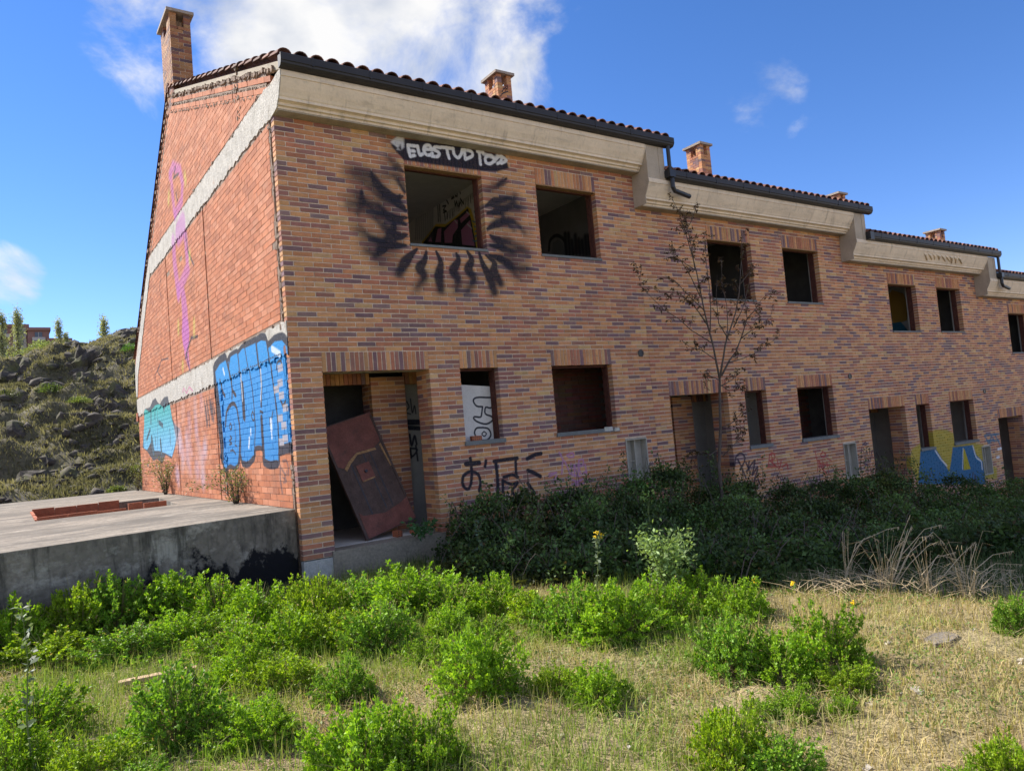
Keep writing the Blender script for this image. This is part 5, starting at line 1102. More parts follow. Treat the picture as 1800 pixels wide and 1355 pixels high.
MO = [ # px, top y, world Y, radius x, radius y
 (815, 895, -.45, .40, .35), (870, 870, -.6, .45, .4), (930, 862, -.7, .5, .45), (1000, 850, -.8, .55, .5), (1060, 840, -.8, .5, .5), (1110, 828, -.8, .4, .5), (1150, 805, -.9, .38, .45), (1200, 822, -.9, .5, .5), (1250, 822, -1., .5, .6), (1310, 840, -1., .6, .6), (1380, 850, -1., .7, .6), (1440, 842, -1., .7, .6), (1500, 828, -1., .7, .6), (1540, 815, -1.1, .7, .6), (1580, 812, -1.2, .8, .7), (1640, 835, -1.2, .9, .8), (1710, 845, -1.3, 1., .9), (1770, 840, -1.3, 1.1, .9), (1830, 840, -1.3, 1.2, 1.), (1900, 850, -1.3, 1.4, 1.),
 (860, 915, -1., .5, .5), (930, 900, -1.3, .6, .5), (1010, 890, -1.5, .6, .6), (1090, 880, -1.6, .7, .6), (1170, 870, -1.8, .7, .7), (1250, 872, -2., .8, .7), (1340, 880, -2.1, .8, .8), (1430, 885, -2.2, .9, .8), (1520, 880, -2.3, .9, .9), (1610, 880, -2.4, 1., .9), (1700, 885, -2.5, 1., 1.), (1790, 885, -2.6, 1.2, 1.), (1880, 885, -2.6, 1.2, 1.),
 (930, 940, -1.8, .5, .4), (1020, 930, -2.2, .6, .5), (1110, 925, -2.5, .65, .5), (1200, 920, -2.8, .7, .6), (1290, 920, -3.1, .7, .6), (1380, 925, -3.4, .7, .7), (1480, 925, -3.6, .75, .7), (1580, 925, -3.8, .8, .7), (1690, 930, -4., .8, .8), (1800, 930, -4.2, .9, .8),
 (1350, 960, -4.0, .45, .4), (1440, 962, -4.4, .5, .4), (1530, 960, -4.8, .5, .45), (1640, 960, -5.1, .5, .5), (1750, 965, -5.5, .5, .5), (1850, 960, -5.6, .7, .6), (1180, 965, -3.2, .4, .35), (1270, 962, -3.6, .45, .4),
 (1230, 988, -3.9, .35, .3), (1320, 992, -4.5, .35, .3), (1030, 985, -3.0, .4, .3), (950, 990, -2.6, .4, .3), (1110, 985, -3.3, .4, .3), (880, 985, -2.0, .4, .3), (820, 960, -1.4, .4, .3)]
for px, py, Y, rx_, ry_ in MO:
    T = on(px, py, 1, Y); g0 = float(gz(T[0], T[1])) - .05; hh = max(.25, (T[2] - g0) / 1.06); mound((T[0], T[1], g0), (rx_, ry_, hh), int(2600 * (.4 + rx_ * hh)), rnd.uniform(.65, 1.45) * np.array(rnd.choice([(1, 1, 1), (1, 1, 1), (1.25, .9, .9), (.9, 1.15, .8)])))
    for q in range(2):
        dx_, hk = rnd.uniform(-.7, .7), rnd.uniform(.88, 1.13); r_ = rnd.uniform(.16, .32); mound((T[0] + dx_ * rx_, T[1] + rnd.uniform(-.5, .3) * ry_, g0 + hh * (hk - .2) * (1 - .3 * abs(dx_))), (r_, r_, r_ * rnd.uniform(.6, 1.2)), 420, rnd.uniform(.7, 1.7))
    inner = rng.integers(0, 1)
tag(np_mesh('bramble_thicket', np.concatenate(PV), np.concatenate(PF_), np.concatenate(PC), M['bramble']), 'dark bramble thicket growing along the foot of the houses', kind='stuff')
# arching bramble canes over the thicket
cn = MB()
for i in range(120):
    px, py, Y, rx_, ry_ = MO[rnd.randrange(len(MO))]; T = Vector(on(px, py, 1, Y)); a = rnd.uniform(0, 6.28); g0 = float(gz(T.x, T.y)); L_ = rnd.uniform(.3, .8)
    b = Vector((T.x + rnd.uniform(-.3, .3), T.y + rnd.uniform(-.2, .2), g0 + (T.z - g0) * .6)); e_ = b + Vector((math.cos(a) * L_, math.sin(a) * L_ * .5, .1)); m2 = (b + e_) / 2 + Vector((0, 0, rnd.uniform(.15, .5) * L_ + (T.z - g0) * .3))
    cn.tube([b, (b + m2) / 2 + Vector((0, 0, .05)), m2, (m2 + e_) / 2 + Vector((0, 0, .03)), e_], [.006, .005, .004, .003, .002], 4, cap=False)
PV, PF_, PC = [], [], []; voff = 0
for i in range(90):   # leafy shoots standing above the mass
    px, py, Y, rx_, ry_ = MO[rnd.randrange(len(MO))]; T = Vector(on(px, py, 1, Y)) + Vector((rnd.uniform(-.6, .6) * rx_, rnd.uniform(-.3, .3), -.12)); d = Vector((rnd.gauss(0, .35), rnd.gauss(0, .2), 1)).normalized() * rnd.uniform(.18, .5); cn.tube([T, T + d * .5, T + d], [.004, .003, .002], 4, cap=False)
    k_ = 34; tt = rng.uniform(0, 1, (k_, 1)); P = np.array(T) + tt * np.array(d) + rng.normal(scale=.035, size=(k_, 3)); Nn = rng.normal(size=(k_, 3)); Nn /= np.linalg.norm(Nn, axis=1, keepdims=True)
    V, F, C = leaf_cloud(P, Nn, rng.uniform(.03, .065, k_), rng.uniform(.02, .035, k_), np.array([.09, .15, .045]) * rng.uniform(.6, 1.4, (k_, 1)) * rnd.uniform(.6, 1.5)); PV.append(V); PF_.append(F + voff); PC.append(C); voff += len(V)
tag(np_mesh('bramble_shoots', np.concatenate(PV), np.concatenate(PF_), np.concatenate(PC), M['bramble']), 'leafy bramble shoots standing above the thicket', kind='stuff')
tag(cn.build('bramble_canes', M['bark']), 'thin bare bramble canes arching over the thicket', kind='stuff')

def leafy(name, label, cat, stems, leaves, m_leaf, col, L_=(.03, .06), spread=.06, m_stem='stem', group=None, flowers=None, srad=.006, drop=.1):
    """plant from stem polylines; leaves scattered along them"""
    root = Vector(stems[0][0]); e = empty(name, root); tag(e, label, cat, group)
    sm = MB()
    for s_ in stems: n_ = len(s_); sm.tube([Vector(p) - root for p in s_], [srad * (1 - .75 * j / (n_ - 1)) for j in range(n_)], 5, cap=False)
    sm.build('stem', M[m_stem], e, True)
    if leaves:
        PP, DD = [], []
        for s_ in stems:
            s_ = [Vector(p) for p in s_]; Ls = sum((b - a).length for a, b in zip(s_, s_[1:]))
            for q in range(int(leaves * Ls) + 1):
                t = rnd.random() ** .7 * (len(s_) - 1); j = min(int(t), len(s_) - 2); p = s_[j].lerp(s_[j + 1], t - j) - root; d = (s_[j + 1] - s_[j]).normalized()
                PP.append(tuple(p + Vector((rnd.gauss(0, spread), rnd.gauss(0, spread), rnd.gauss(0, spread))))); DD.append(tuple(d * .4 + Vector((rnd.gauss(0, .7), rnd.gauss(0, .7), rnd.gauss(0, .5) - drop))))
        PP = np.array(PP); DD = np.array(DD); DD /= np.linalg.norm(DD, axis=1, keepdims=True); n_ = len(PP)
        V, F, C = leaf_cloud(PP, DD, rng.uniform(L_[0], L_[1], n_), rng.uniform(L_[0] * .5, L_[1] * .55, n_), np.array(col) * rng.uniform(.6, 1.35, (n_, 1)))
        np_mesh('foliage', V, F, C, M[m_leaf], e)
    if flowers:
        fm = MB()
        for p in flowers:
            for q in range(7): a = Vector(p) - root + Vector((rnd.gauss(0, .012), rnd.gauss(0, .012), rnd.gauss(0, .008))); fm.box(tuple(a - Vector((.005,) * 3)), tuple(a + Vector((.005,) * 3)), jit=.003)
        fm.build('flower', M['yellow'], e)
    return e
# the sapling
TY = -1.3
zt_ = lambda x, y, dy=0.: Vector(on(1090 + x / 2.606, 330 + y / 2.606, 1, TY + dy))
br0 = zt_(455, 1280); br0.z = float(gz(br0.x, br0.y)); base = br0
sap = [[(455, 1280), (458, 1100), (457, 980), (456, 880)], [(457, 880), (440, 790), (422, 720), (400, 630), (385, 560), (366, 460), (350, 380), (325, 290), (300, 200), (265, 110), (240, 60)],
 [(457, 870), (470, 780), (482, 720), (505, 640), (528, 570), (545, 480), (552, 400), (560, 300), (560, 200)], [(465, 860), (500, 790), (530, 750), (558, 680), (582, 600), (575, 550), (560, 490)], [(500, 800), (560, 775), (620, 755), (700, 705), (765, 655)],
 [(555, 690), (600, 655), (640, 630), (675, 600), (705, 568)], [(420, 710), (370, 680), (330, 650), (270, 600), (200, 560), (140, 500), (95, 450), (80, 370)], [(400, 630), (365, 575), (330, 530), (290, 500), (240, 480), (140, 472)],
 [(368, 500), (325, 410), (280, 340), (228, 300)], [(345, 380), (325, 280), (315, 200), (288, 90)], [(412, 660), (418, 560), (408, 450), (395, 340), (390, 250), (385, 190)], [(582, 600), (620, 560), (645, 520), (700, 460)], [(552, 440), (590, 390), (625, 330)],
 [(458, 910), (510, 880), (545, 858), (592, 800)], [(458, 1100), (510, 1080), (560, 1030), (595, 950)], [(385, 560), (320, 500), (262, 440), (195, 410)], [(480, 740), (492, 640), (488, 540), (470, 450), (462, 330)], [(440, 790), (380, 750), (310, 725)], [(456, 880), (410, 860), (370, 860)], [(456, 900), (500, 930), (560, 920)], [(350, 380), (300, 350), (240, 300)], [(458, 1120), (520, 1110), (570, 1090), (580, 1000)], [(460, 1190), (410, 1225), (340, 1195), (330, 1230)], [(520, 640), (560, 560), (590, 450), (600, 350)], [(500, 700), (450, 620), (440, 500), (445, 400)], [(300, 200), (330, 150), (345, 90)], [(470, 1230), (520, 1180), (560, 1140)]]
tree = empty('sapling', base); tag(tree, 'thin leafing sapling with reddish brown leaves in front of the second house door', 'tree')
tk = MB(); bk_ = MB(); SP = []
for i, l in enumerate(sap):
    dy0 = 0. if i < 1 else rnd.uniform(-.25, .25); pts = [zt_(x, y, dy0 * min(1, j / 3)) for j, (x, y) in enumerate(l)]
    if i == 0: pts = [base] + pts[0:]
    pts = [p + Vector((rnd.gauss(0, .008), 0, rnd.gauss(0, .008))) if j else p for j, p in enumerate(pts)]
    r0 = .030 if i == 0 else (.018 if i in (1, 2, 3) else .010); n_ = len(pts); rr = [r0 * (1 - (.35 if i == 0 else .85) * j / (n_ - 1)) for j in range(n_)]
    (tk if i == 0 else bk_).tube([p - base for p in pts], rr, 7 if i < 4 else 5); SP.append(pts)
    if i > 0:
        for q in range(int(len(l) * 2.2)):   # twigs
            t = rnd.uniform(.25, 1) * (n_ - 1); j = min(int(t), n_ - 2); p = pts[j].lerp(pts[j + 1], t - j); d = (pts[j + 1] - pts[j]).normalized(); e_ = p + (d * .6 + Vector((rnd.gauss(0, .6), rnd.gauss(0, .5), rnd.gauss(0, .4)))).normalized() * rnd.uniform(.08, .24)
            bk_.tube([p - base, (p + e_) / 2 - base + Vector((0, 0, .015)), e_ - base], [.004, .003, .0015], 4, cap=False); SP.append([p, e_])
tk.build('trunk', M['bark'], tree, True); bk_.build('branch', M['bark'], tree, True)
PP, DD = [], []
for s_ in SP[1:]:
    tw = len(s_) == 2
    if not tw: continue
    for c in range(3):
        p = s_[0].lerp(s_[1], (.45, .75, 1.)[c])
        for q in range(rnd.randint(2, 6)):
            PP.append(tuple(p - base + Vector((rnd.gauss(0, .01),) * 3))); DD.append((rnd.gauss(0, .8), rnd.gauss(0, .8), rnd.gauss(-.35, .4)))
PP = np.array(PP); DD = np.array(DD); DD /= np.linalg.norm(DD, axis=1, keepdims=True); n_ = len(PP); g = rng.uniform(0, 1, (n_, 1))
V, F, C = leaf_cloud(PP, DD, rng.uniform(.035, .07, n_), rng.uniform(.014, .028, n_), (np.array([.075, .035, .022]) * (1 - g) + np.array([.10, .085, .03]) * g) * rng.uniform(.6, 1.4, (n_, 1)))
np_mesh('foliage', V, F, C, M['sapleaf'], tree)

def at(px, py, Y): return Vector(on(px, py, 1, Y))
def arc_stems(base, n_, hgt, spread, seed):
    r = random.Random(seed); out_ = []
    for i in range(n_):
        a = r.uniform(0, 6.28); s_ = r.uniform(.2, 1) * spread; h = hgt * r.uniform(.6, 1.05); d = Vector((math.cos(a), math.sin(a), 0)); b = Vector(base) + d * .03
        out_.append([b, b + d * s_ * .15 + Vector((0, 0, h * .5)), b + d * s_ * .5 + Vector((0, 0, h * .9)), b + d * s_ + Vector((0, 0, h))])
    return out_
# pale leaved bramble lit above the row, and single lit sprays
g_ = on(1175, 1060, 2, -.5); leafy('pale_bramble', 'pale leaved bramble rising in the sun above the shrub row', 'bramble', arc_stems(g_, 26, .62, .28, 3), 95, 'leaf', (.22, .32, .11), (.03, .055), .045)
for px, py, Y, hh, lb in [(893, 940, -2.3, .5, 'sunlit sprig against the dark thicket, left one'), (968, 1015, -2.9, .40, 'sunlit pale sprig just above the shrub row'), (1136, 870, -3.1, .75, 'tall sunlit sprig high in front of the thicket'), (1130, 925, -3.2, .6, 'sunlit sprig above the pale leaved bramble'), (885, 965, -2.2, .35, 'low sunlit sprig left in the thicket shade')]:
    tp = at(px, py, Y); b = Vector((tp.x, tp.y, float(gz(tp.x, tp.y)))); leafy('leafy_sprig', lb, 'plant', [[b, b.lerp(tp, .5) + Vector((.02, 0, 0)), tp], [b.lerp(tp, .75), tp + Vector((.05, 0, -.02))]], 0, 'leaf', (.2, .3, .08))
    t_ = bpy.data.objects[-1] if False else None
    e = [o for o in COL.objects if o.name.startswith('leafy_sprig')][-1]
    PP = np.array([tuple(tp - b + Vector((rnd.gauss(0, .035), rnd.gauss(0, .035), rnd.gauss(-.03, .05)))) for _ in range(26)]); DD = rng.normal(size=PP.shape); DD /= np.linalg.norm(DD, axis=1, keepdims=True)
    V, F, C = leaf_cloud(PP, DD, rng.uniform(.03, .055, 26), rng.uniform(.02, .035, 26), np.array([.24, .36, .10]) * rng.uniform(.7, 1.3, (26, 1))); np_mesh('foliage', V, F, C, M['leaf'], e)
# ragwort stalks
b = Vector(on(1048, 1060, 2, -.5)); tp = at(1051, 936, b.y); 
leafy('ragwort', 'tall grey green stalk with yellow buds rising before the dark thicket', 'weed', [[b, b.lerp(tp, .5) + Vector((.01, 0, 0)), b.lerp(tp, .85)], [b.lerp(tp, .8), tp], [b.lerp(tp, .82), tp + Vector((-.04, 0, -.03))], [b.lerp(tp, .82), tp + Vector((.045, 0, -.02))], [b.lerp(tp, .8), tp + Vector((.03, 0, -.05))]], 90, 'leaf', (.16, .21, .13), (.03, .06), .012, flowers=[tp, tp + Vector((-.04, 0, -.03)), tp + Vector((.045, 0, -.02)), tp + Vector((.03, 0, -.05)), tp + Vector((-.02, 0, .01))])
b = Vector(on(60, 1370, 2, -.5)); tp = at(38, 1060, b.y)
leafy('thistle_stalk', 'tall grey green stalk standing near the left edge', 'weed', [[b, b.lerp(tp, .33) + Vector((-.015, 0, 0)), b.lerp(tp, .66) + Vector((.01, 0, 0)), tp]], 60, 'leaf', (.17, .22, .14), (.03, .065), .012, srad=.006)
b = Vector(on(35, 1115, 2, -.5)); 
leafy('flowering_ragwort', 'yellow flowering ragwort at the left edge by the deck wall', 'weed', arc_stems(b, 9, .55, .2, 8), 40, 'leaf', (.12, .22, .05), (.03, .06), .03, flowers=[tuple(Vector(on(x, y, 1, b.y))) for x, y in [(5, 1055), (22, 1058), (30, 1063), (42, 1060), (48, 1065), (28, 1070), (8, 1080), (15, 1068)]])
for px, py, lb in [(1327, 1032, 'dandelion in the grass edge below the thicket, left one'), (1392, 1035, 'dandelion in the grass edge below the thicket, right one'), (1500, 1072, 'dandelion low in the dry grass right of the shrub pair')]:
    b = Vector(on(px, py + 14, 2, -.5)); tp = Vector(on(px, py - 10, 1, b.y)); leafy('dandelion', lb, 'flower', [[b, tp]], 30, 'leaf', (.12, .2, .04), (.03, .07), .02, flowers=[tp, tp + Vector((.012, 0, .005))], srad=.003)
b = Vector(on(848, 1020, 2, -.5)); tp = at(838, 915, b.y); leafy('grey_weed', 'pale grey green weed standing in the shade before the thicket', 'weed', [[b, b.lerp(tp, .5) + Vector((.02, 0, 0)), tp], [b, b + Vector((.07, 0, .2))]], 60, 'leaf', (.10, .15, .10), (.04, .08), .02)
b = Vector(on(740, 945, 2, PB)); leafy('doorway_weed', 'broad leaved green weed growing on the porch beside the door foot', 'weed', arc_stems((b.x, b.y, PB), 12, .20, .22, 5), 60, 'bramble', (.06, .14, .05), (.05, .09), .03)
# dry arching grasses on the right
def dry_clump(lines, gpx, gpy, label, extra=30, sd=1):
    b = Vector(on(gpx, gpy, 2, -.52)); r = random.Random(sd); e = empty('dry_grass_clump', b); tag(e, label, 'dry grass', 'dead arching grass clumps')
    st = MB()
    for l in lines:
        pts = [b + Vector((r.gauss(0, .02), r.gauss(0, .02), 0))] + [Vector(on(x, y, 1, b.y + r.gauss(0, .04))) for x, y in l]; n_ = len(pts)
        st.tube([p - b for p in pts], [.0042 * (1 - .5 * j / (n_ - 1)) for j in range(n_)], 4, cap=False)
        p = pts[-1]; 
        for q in range(10): a = pts[-2].lerp(p, r.uniform(.3, 1)); st.tube([a - b, a - b + Vector((r.gauss(0, .02), 0, -r.uniform(.01, .04)))], [.003, .001], 3, cap=False)
    for i in range(extra):
        a = r.uniform(0, 6.28); s_ = r.uniform(.05, .4); h = r.uniform(.2, .6); d = Vector((math.cos(a), math.sin(a) * .6, 0)); q = d * .05
        st.tube([q, q + d * s_ * .2 + Vector((0, 0, h * .6)), q + d * s_ * .6 + Vector((0, 0, h * .95)), q + d * s_ + Vector((0, 0, h * .9))], [.0016, .0013, .001, .0008], 3, cap=False)
    st.build('dry_stalk', M['drygrass'], e)
dry_clump([[(1570, 980), (1600, 905)], [(1585, 975), (1625, 930), (1655, 922)], [(1600, 970), (1640, 935), (1660, 955)], [(1580, 985), (1596, 930)], [(1560, 990), (1575, 960), (1590, 950)], [(1590, 985), (1615, 945), (1640, 940)], [(1575, 1000), (1598, 935), (1602, 925)], [(1600, 990), (1635, 955), (1650, 955)]], 1560, 1050, 'tallest dead grass clump arching right of the brambles', 34, 1)
dry_clump([[(1620, 1010), (1650, 975), (1690, 985)], [(1660, 1010), (1690, 975), (1715, 952)], [(1650, 1015), (1690, 1000), (1700, 960)], [(1630, 1010), (1645, 980), (1680, 970)]], 1635, 1055, 'middle dead grass clump with crossing stalks', 22, 2)
dry_clump([[(1715, 1000), (1745, 975), (1782, 968)], [(1720, 1010), (1750, 990), (1798, 992)], [(1725, 1015), (1745, 1000), (1790, 1003)], [(1700, 1010), (1712, 970), (1716, 955)]], 1705, 1060, 'right dead grass clump with low arching stalks', 22, 3)
dry_clump([[(1490, 1000), (1505, 955), (1530, 942), (1545, 950)], [(1495, 1000), (1500, 970), (1520, 945)], [(1490, 1010), (1498, 985)], [(1488, 1000), (1515, 950), (1560, 930), (1580, 926)]], 1488, 1035, 'single bent dead stalks left of the tallest clump', 14, 4)
dry_clump([[(275, 1010), (300, 992), (320, 988), (330, 1015)], [(285, 1015), (300, 985)]], 275, 1075, 'bent dry grass stalk before the stained deck wall', 4, 5)
dry_clump([[(130, 1000), (122, 965)], [(258, 1005), (275, 962)]], 150, 1080, 'thin dry stalk before the left part of the deck wall', 2, 6)
tw = MB()
for i in range(260):
    p = on(rnd.uniform(1400, 1800), rnd.uniform(1030, 1062), 2, -.5); a = rnd.gauss(.6, .7); L_ = rnd.uniform(.15, .5); q = Vector((p[0], p[1], -.5 + rnd.uniform(0, .14))); d = Vector((math.cos(a) * L_, math.sin(a) * L_, rnd.uniform(-.02, .08)))
    tw.tube([q, q + d * .5 + Vector((0, 0, .02)), q + d], [.0022, .0018, .001], 3, cap=False)
tag(tw.build('dead_twigs', M['drygrass']), 'tangle of dead twigs and stalks along the bramble edge', kind='stuff')
# weeds at the foot of the gable on the deck
for px, py, n_, hh, sp_, lb in [(425, 884, 40, .55, .75, 'dry twiggy weed growing at the gable foot below the blue graffiti'), (300, 868, 34, .75, .9, 'dry twiggy weed at the gable foot below the teal graffiti'), (247, 862, 18, .8, .6, 'dry weed at the rear corner of the gable')]:
    b = Vector(on(px, py, 2, .45)); b.x = min(b.x, -.12); st_ = arc_stems(b, n_, hh, sp_, n_); st_ = [[Vector((min(q.x, -.03), q.y, q.z)) for q in s_] for s_ in st_]
    leafy('twiggy_weed', lb, 'weed', st_, 24, 'leaf', (.16, .17, .07), (.03, .055), .04, 'bark', srad=.004)

# plank and flat stone
p0, p1 = Vector(on(208, 1202, 2, -.46)), Vector(on(346, 1174, 2, -.46)); d = (p1 - p0); nr = Vector((-d.y, d.x, 0)).normalized() * .075
pk = MB(); pk.obox((0, 0, -.02), d, nr, (0, 0, .03)); o = pk.build('plank', M['plank']); o.location = p0; tag(o, 'weathered wooden plank lying in the dry grass', 'plank')
p0 = Vector(on(1655, 1132, 2, -.5)); sm_ = MB(); sm_.prism([(-.16, -.04), (-.07, -.09), (.11, -.07), (.17, .02), (.07, .08), (-.09, .07)], lambda u, v, w: (u, v, w), .022); o = sm_.build('flat_stone', M['stone']); o.location = (p0.x, p0.y, float(gz(p0.x, p0.y)) - .005); tag(o, 'flat grey stone slab lying in the dry patch on the right', 'stone')

# ================================================================== HILLSIDE behind the deck
def hz(x, y):
    x = np.asarray(x, float); y = np.asarray(y, float)
    crest = 7.75 + .28 * np.clip(x, -12, 10) ; base = .1
    t = np.clip((y - 15.5) / 24.5, 0, 1); s_ = base + (crest - base) * (t ** .92)
    n_ = (fbm(x, y, .22, 1) - .5) * 2.6 + (fbm(x, y, .7, 6) - .5) * 1.3; rid = np.abs(fbm(x * .8, y * 1.1, .45, 8) - .5) * 3.2
    s_ = s_ + (n_ + (.55 - rid) * .9) * np.minimum(1, t * 5) * (1 - .78 * sstep(36, 41, y))
    s_ = s_ + np.clip(y - 40, 0, 500) * .108
    return s_
M['hill'] = mat('rough_hillside_grass', attr=True, rough=.95, var=.4, vscale=.9, fine=.35, fscale=7, bump=1., bscale=6, stains=[((.085, .078, .07), .9, .54, .66, .85, (1, 1, 1.5)), ((.26, .23, .13), 1.1, .58, .72, .6, (1, 1, 1))])
def hcol(c):
    n_ = fbm(c[:, 0], c[:, 1], .35, 12)[:, None]; return np.array([.085, .078, .045]) * (1 - n_) + np.array([.17, .145, .09]) * n_
hx = np.concatenate([np.linspace(-260, -16, 16), np.arange(-15, 14, .22), np.linspace(15, 320, 16)]); hy = np.concatenate([np.arange(15.5, 43, .22), np.linspace(44, 460, 26)])
tag(np_terrain('hill', hx, hy, hz, M['hill'], hcol), kind='structure', label='steep rough grassy hillside with rock outcrops')
ico = None
def rock_mesh(seed):
    bm_ = __import__('bmesh').new(); __import__('bmesh').ops.create_icosphere(bm_, subdivisions=3, radius=1)
    for v in bm_.verts:
        p = v.co.copy(); n_ = mn.noise(p * 1.1 + Vector((seed * 3.1, 0, 0))) * .45 + (abs(mn.noise(p * 2.3 + Vector((0, seed * 2.7, 0)))) - .2) * .55 + mn.cell(p * 2.2 + Vector((seed, seed, 0))) * .20 + mn.noise(p * 5.) * .12; v.co = p * (1 + n_)
    me = bpy.data.meshes.new('boulder'); bm_.to_mesh(me); bm_.free(); me.materials.append(M['rock']); return me
rocks = [rock_mesh(s) for s in range(6)]
RK = [(140, 640, 28, 26, 'pale faced boulder high on the slope near the poplars'), (200, 700, 34, 26, 'dark crag beside the building edge, halfway up'), (225, 595, 24, 18, 'rock knob at the top of the slope by the building'), (135, 610, 22, 14, 'low rock on the skyline left of the crest'), (35, 655, 22, 24, 'big square cut boulder near the left edge'), (15, 670, 18, 14, 'flat slab of rock at the left edge'), (60, 665, 20, 18, 'grey rock right of the square cut boulder'), (125, 665, 18, 14, 'paired grey rock in the middle of the upper slope'), (148, 668, 18, 15, 'right hand rock of the pair on the upper slope'), (175, 672, 24, 14, 'flat dark rock below the crest'), (95, 690, 22, 18, 'bushy topped dark rock left of centre slope'), (38, 712, 28, 24, 'pointed boulder on the left of the slope'), (215, 725, 26, 22, 'blocky lower part of the dark crag'), (180, 720, 24, 20, 'left shoulder of the dark crag'), (165, 745, 30, 20, 'dark rock ledge below the crag'), (118, 742, 22, 18, 'rounded dark rock mid slope'), (25, 765, 28, 22, 'dark broken rock at the left, mid slope'), (70, 735, 20, 16, 'small dark rock below the pointed boulder'), (205, 780, 26, 20, 'rock ledge near the building, lower slope'), (160, 790, 22, 16, 'flat rock in the lower slope'), (100, 820, 34, 22, 'broad low outcrop near the foot of the slope'), (60, 845, 30, 18, 'long dark outcrop at the foot of the slope'), (130, 845, 24, 16, 'small outcrop at the foot, centre'), (232, 845, 12, 12, 'round stone at the slope foot beside the gable'), (190, 620, 16, 10, 'small ledge below the skyline'), (165, 640, 16, 12, 'dark notch rock on the upper slope'), (20, 800, 20, 14, 'small dark rock low on the left'), (225, 640, 18, 14, 'rock by the building under the crest'), (80, 790, 16, 10, 'small ledge among grass, lower left')]
def hill_hit(px, py):
    d = ray(px, py); prev = None
    for t in np.arange(20, 120, .15):
        p = CAM_LOC + d * t
        if p[1] > 15.5 and p[2] < float(hz(p[0], p[1])): return p, t
    return CAM_LOC + d * 48, 48.
for i, (px, py, hw, hh, lb) in enumerate(RK):
    P_, t_ = hill_hit(px, py); o = bpy.data.objects.new('boulder', rocks[i % 6]); link(o); s_ = hw * t_ / FPX; o.location = (P_[0], P_[1] + .45, P_[2] - .2 * s_); o.scale = (s_ * .85, s_ * .85, hh * t_ / FPX * 1.1); o.rotation_euler = (rnd.uniform(-.3, .3), rnd.uniform(-.3, .3), rnd.uniform(0, 6.28)); tag(o, lb, 'rock', 'rocks on the hillside')
sr = []; sf_ = []; so_ = 0; import bmesh as _bm
tb = _bm.new(); _bm.ops.create_icosphere(tb, subdivisions=1, radius=1); tv = np.array([tuple(v.co) for v in tb.verts]); tf = np.array([[v.index for v in f.verts] for f in tb.faces]); tb.free()
for i in range(2600):
    x = rnd.uniform(-5, 5); y = rnd.uniform(16, 41)
    if float(fbm(x, y, .55, 51)) + rnd.uniform(-.08, .08) < .50: continue
    s_ = rnd.choice([.05, .07, .09, .12, .16, .24]) * rnd.uniform(.7, 1.2); v = tv * rng.uniform(.55, 1.25, (len(tv), 1)) * [s_ * rnd.uniform(.8, 1.5), s_, s_ * rnd.uniform(.5, .9)] + [x, y, float(hz(x, y)) + .02]
    sr.append(v); sf_.append(tf + so_); so_ += len(tv)
sf_ = np.concatenate(sf_); tag(np_mesh('scattered_rocks', np.concatenate(sr), sf_, np.ones((len(sf_), 3)), M['rock']), 'small broken rocks strewn over the hillside', kind='stuff')
# tufts on the slope
n_ = 150000; x = rng.uniform(-6, 6, n_); y = rng.uniform(16, 41, n_); kk = fbm(x, y, .7, 21) + rng.uniform(-.2, .2, n_) > .47; x, y = x[kk], y[kk]; n_ = len(x); zz = hz(x, y) - .03
Nn = np.stack([rng.normal(scale=.45, size=n_), rng.normal(scale=.45, size=n_) - .15, np.ones(n_)], 1); Nn /= np.linalg.norm(Nn, axis=1, keepdims=True); g = (fbm(x, y, .4, 30))[:, None] + rng.uniform(-.2, .2, (n_, 1))
V, F, C = leaf_cloud(np.stack([x, y, zz], 1), Nn, rng.uniform(.08, .26, n_), rng.uniform(.018, .05, n_), (np.array([.10, .105, .05]) * (1 - g) + np.array([.34, .30, .17]) * g) * rng.uniform(.7, 1.25, (n_, 1)))
tag(np_mesh('hillside_scrub', V, F, C, M['grass']), 'grass tufts and scrub covering the hillside', kind='stuff')
def bush(px, py, hw, hh, label, col, Y=None, name='hillside_bush', n_=900):
    P_, t_ = (hill_hit(px, py)) if Y is None else (on(px, py, 1, Y), np.linalg.norm(on(px, py, 1, Y) - CAM_LOC)); rx_, rz_ = hw * t_ / FPX, hh * t_ / FPX
    e = empty(name, P_); tag(e, label, 'bush'); d = rng.normal(size=(n_, 3)); d /= np.linalg.norm(d, axis=1, keepdims=True); d[:, 2] = np.abs(d[:, 2]); P2 = d * rng.uniform(.4, 1.1, (n_, 1)) * [rx_, rx_, rz_]; Nn = d + rng.normal(scale=.6, size=d.shape); Nn /= np.linalg.norm(Nn, axis=1, keepdims=True); s_ = max(.05, rx_ * .10)
    V, F, C = leaf_cloud(P2, Nn, rng.uniform(s_ * .6, s_ * 1.4, n_), rng.uniform(s_ * .4, s_, n_), np.array(col) * rng.uniform(.6, 1.3, (n_, 1))); np_mesh('foliage', V, F, C, M['leaf'], e)
bush(228, 618, 12, 12, 'bright green bush high on the slope beside the building', (.10, .22, .03)); bush(88, 690, 18, 14, 'rounded green bush on a rock at mid slope', (.12, .18, .04)); bush(140, 708, 16, 9, 'yellow green bush below the middle rocks', (.17, .22, .05)); bush(15, 700, 18, 12, 'olive bush at the left edge of the slope', (.10, .12, .05)); bush(205, 865, 14, 9, 'low weed bush at the slope foot beside the deck', (.16, .20, .06)); bush(240, 835, 9, 14, 'upright weed bush beside the rear gable corner', (.15, .19, .06))
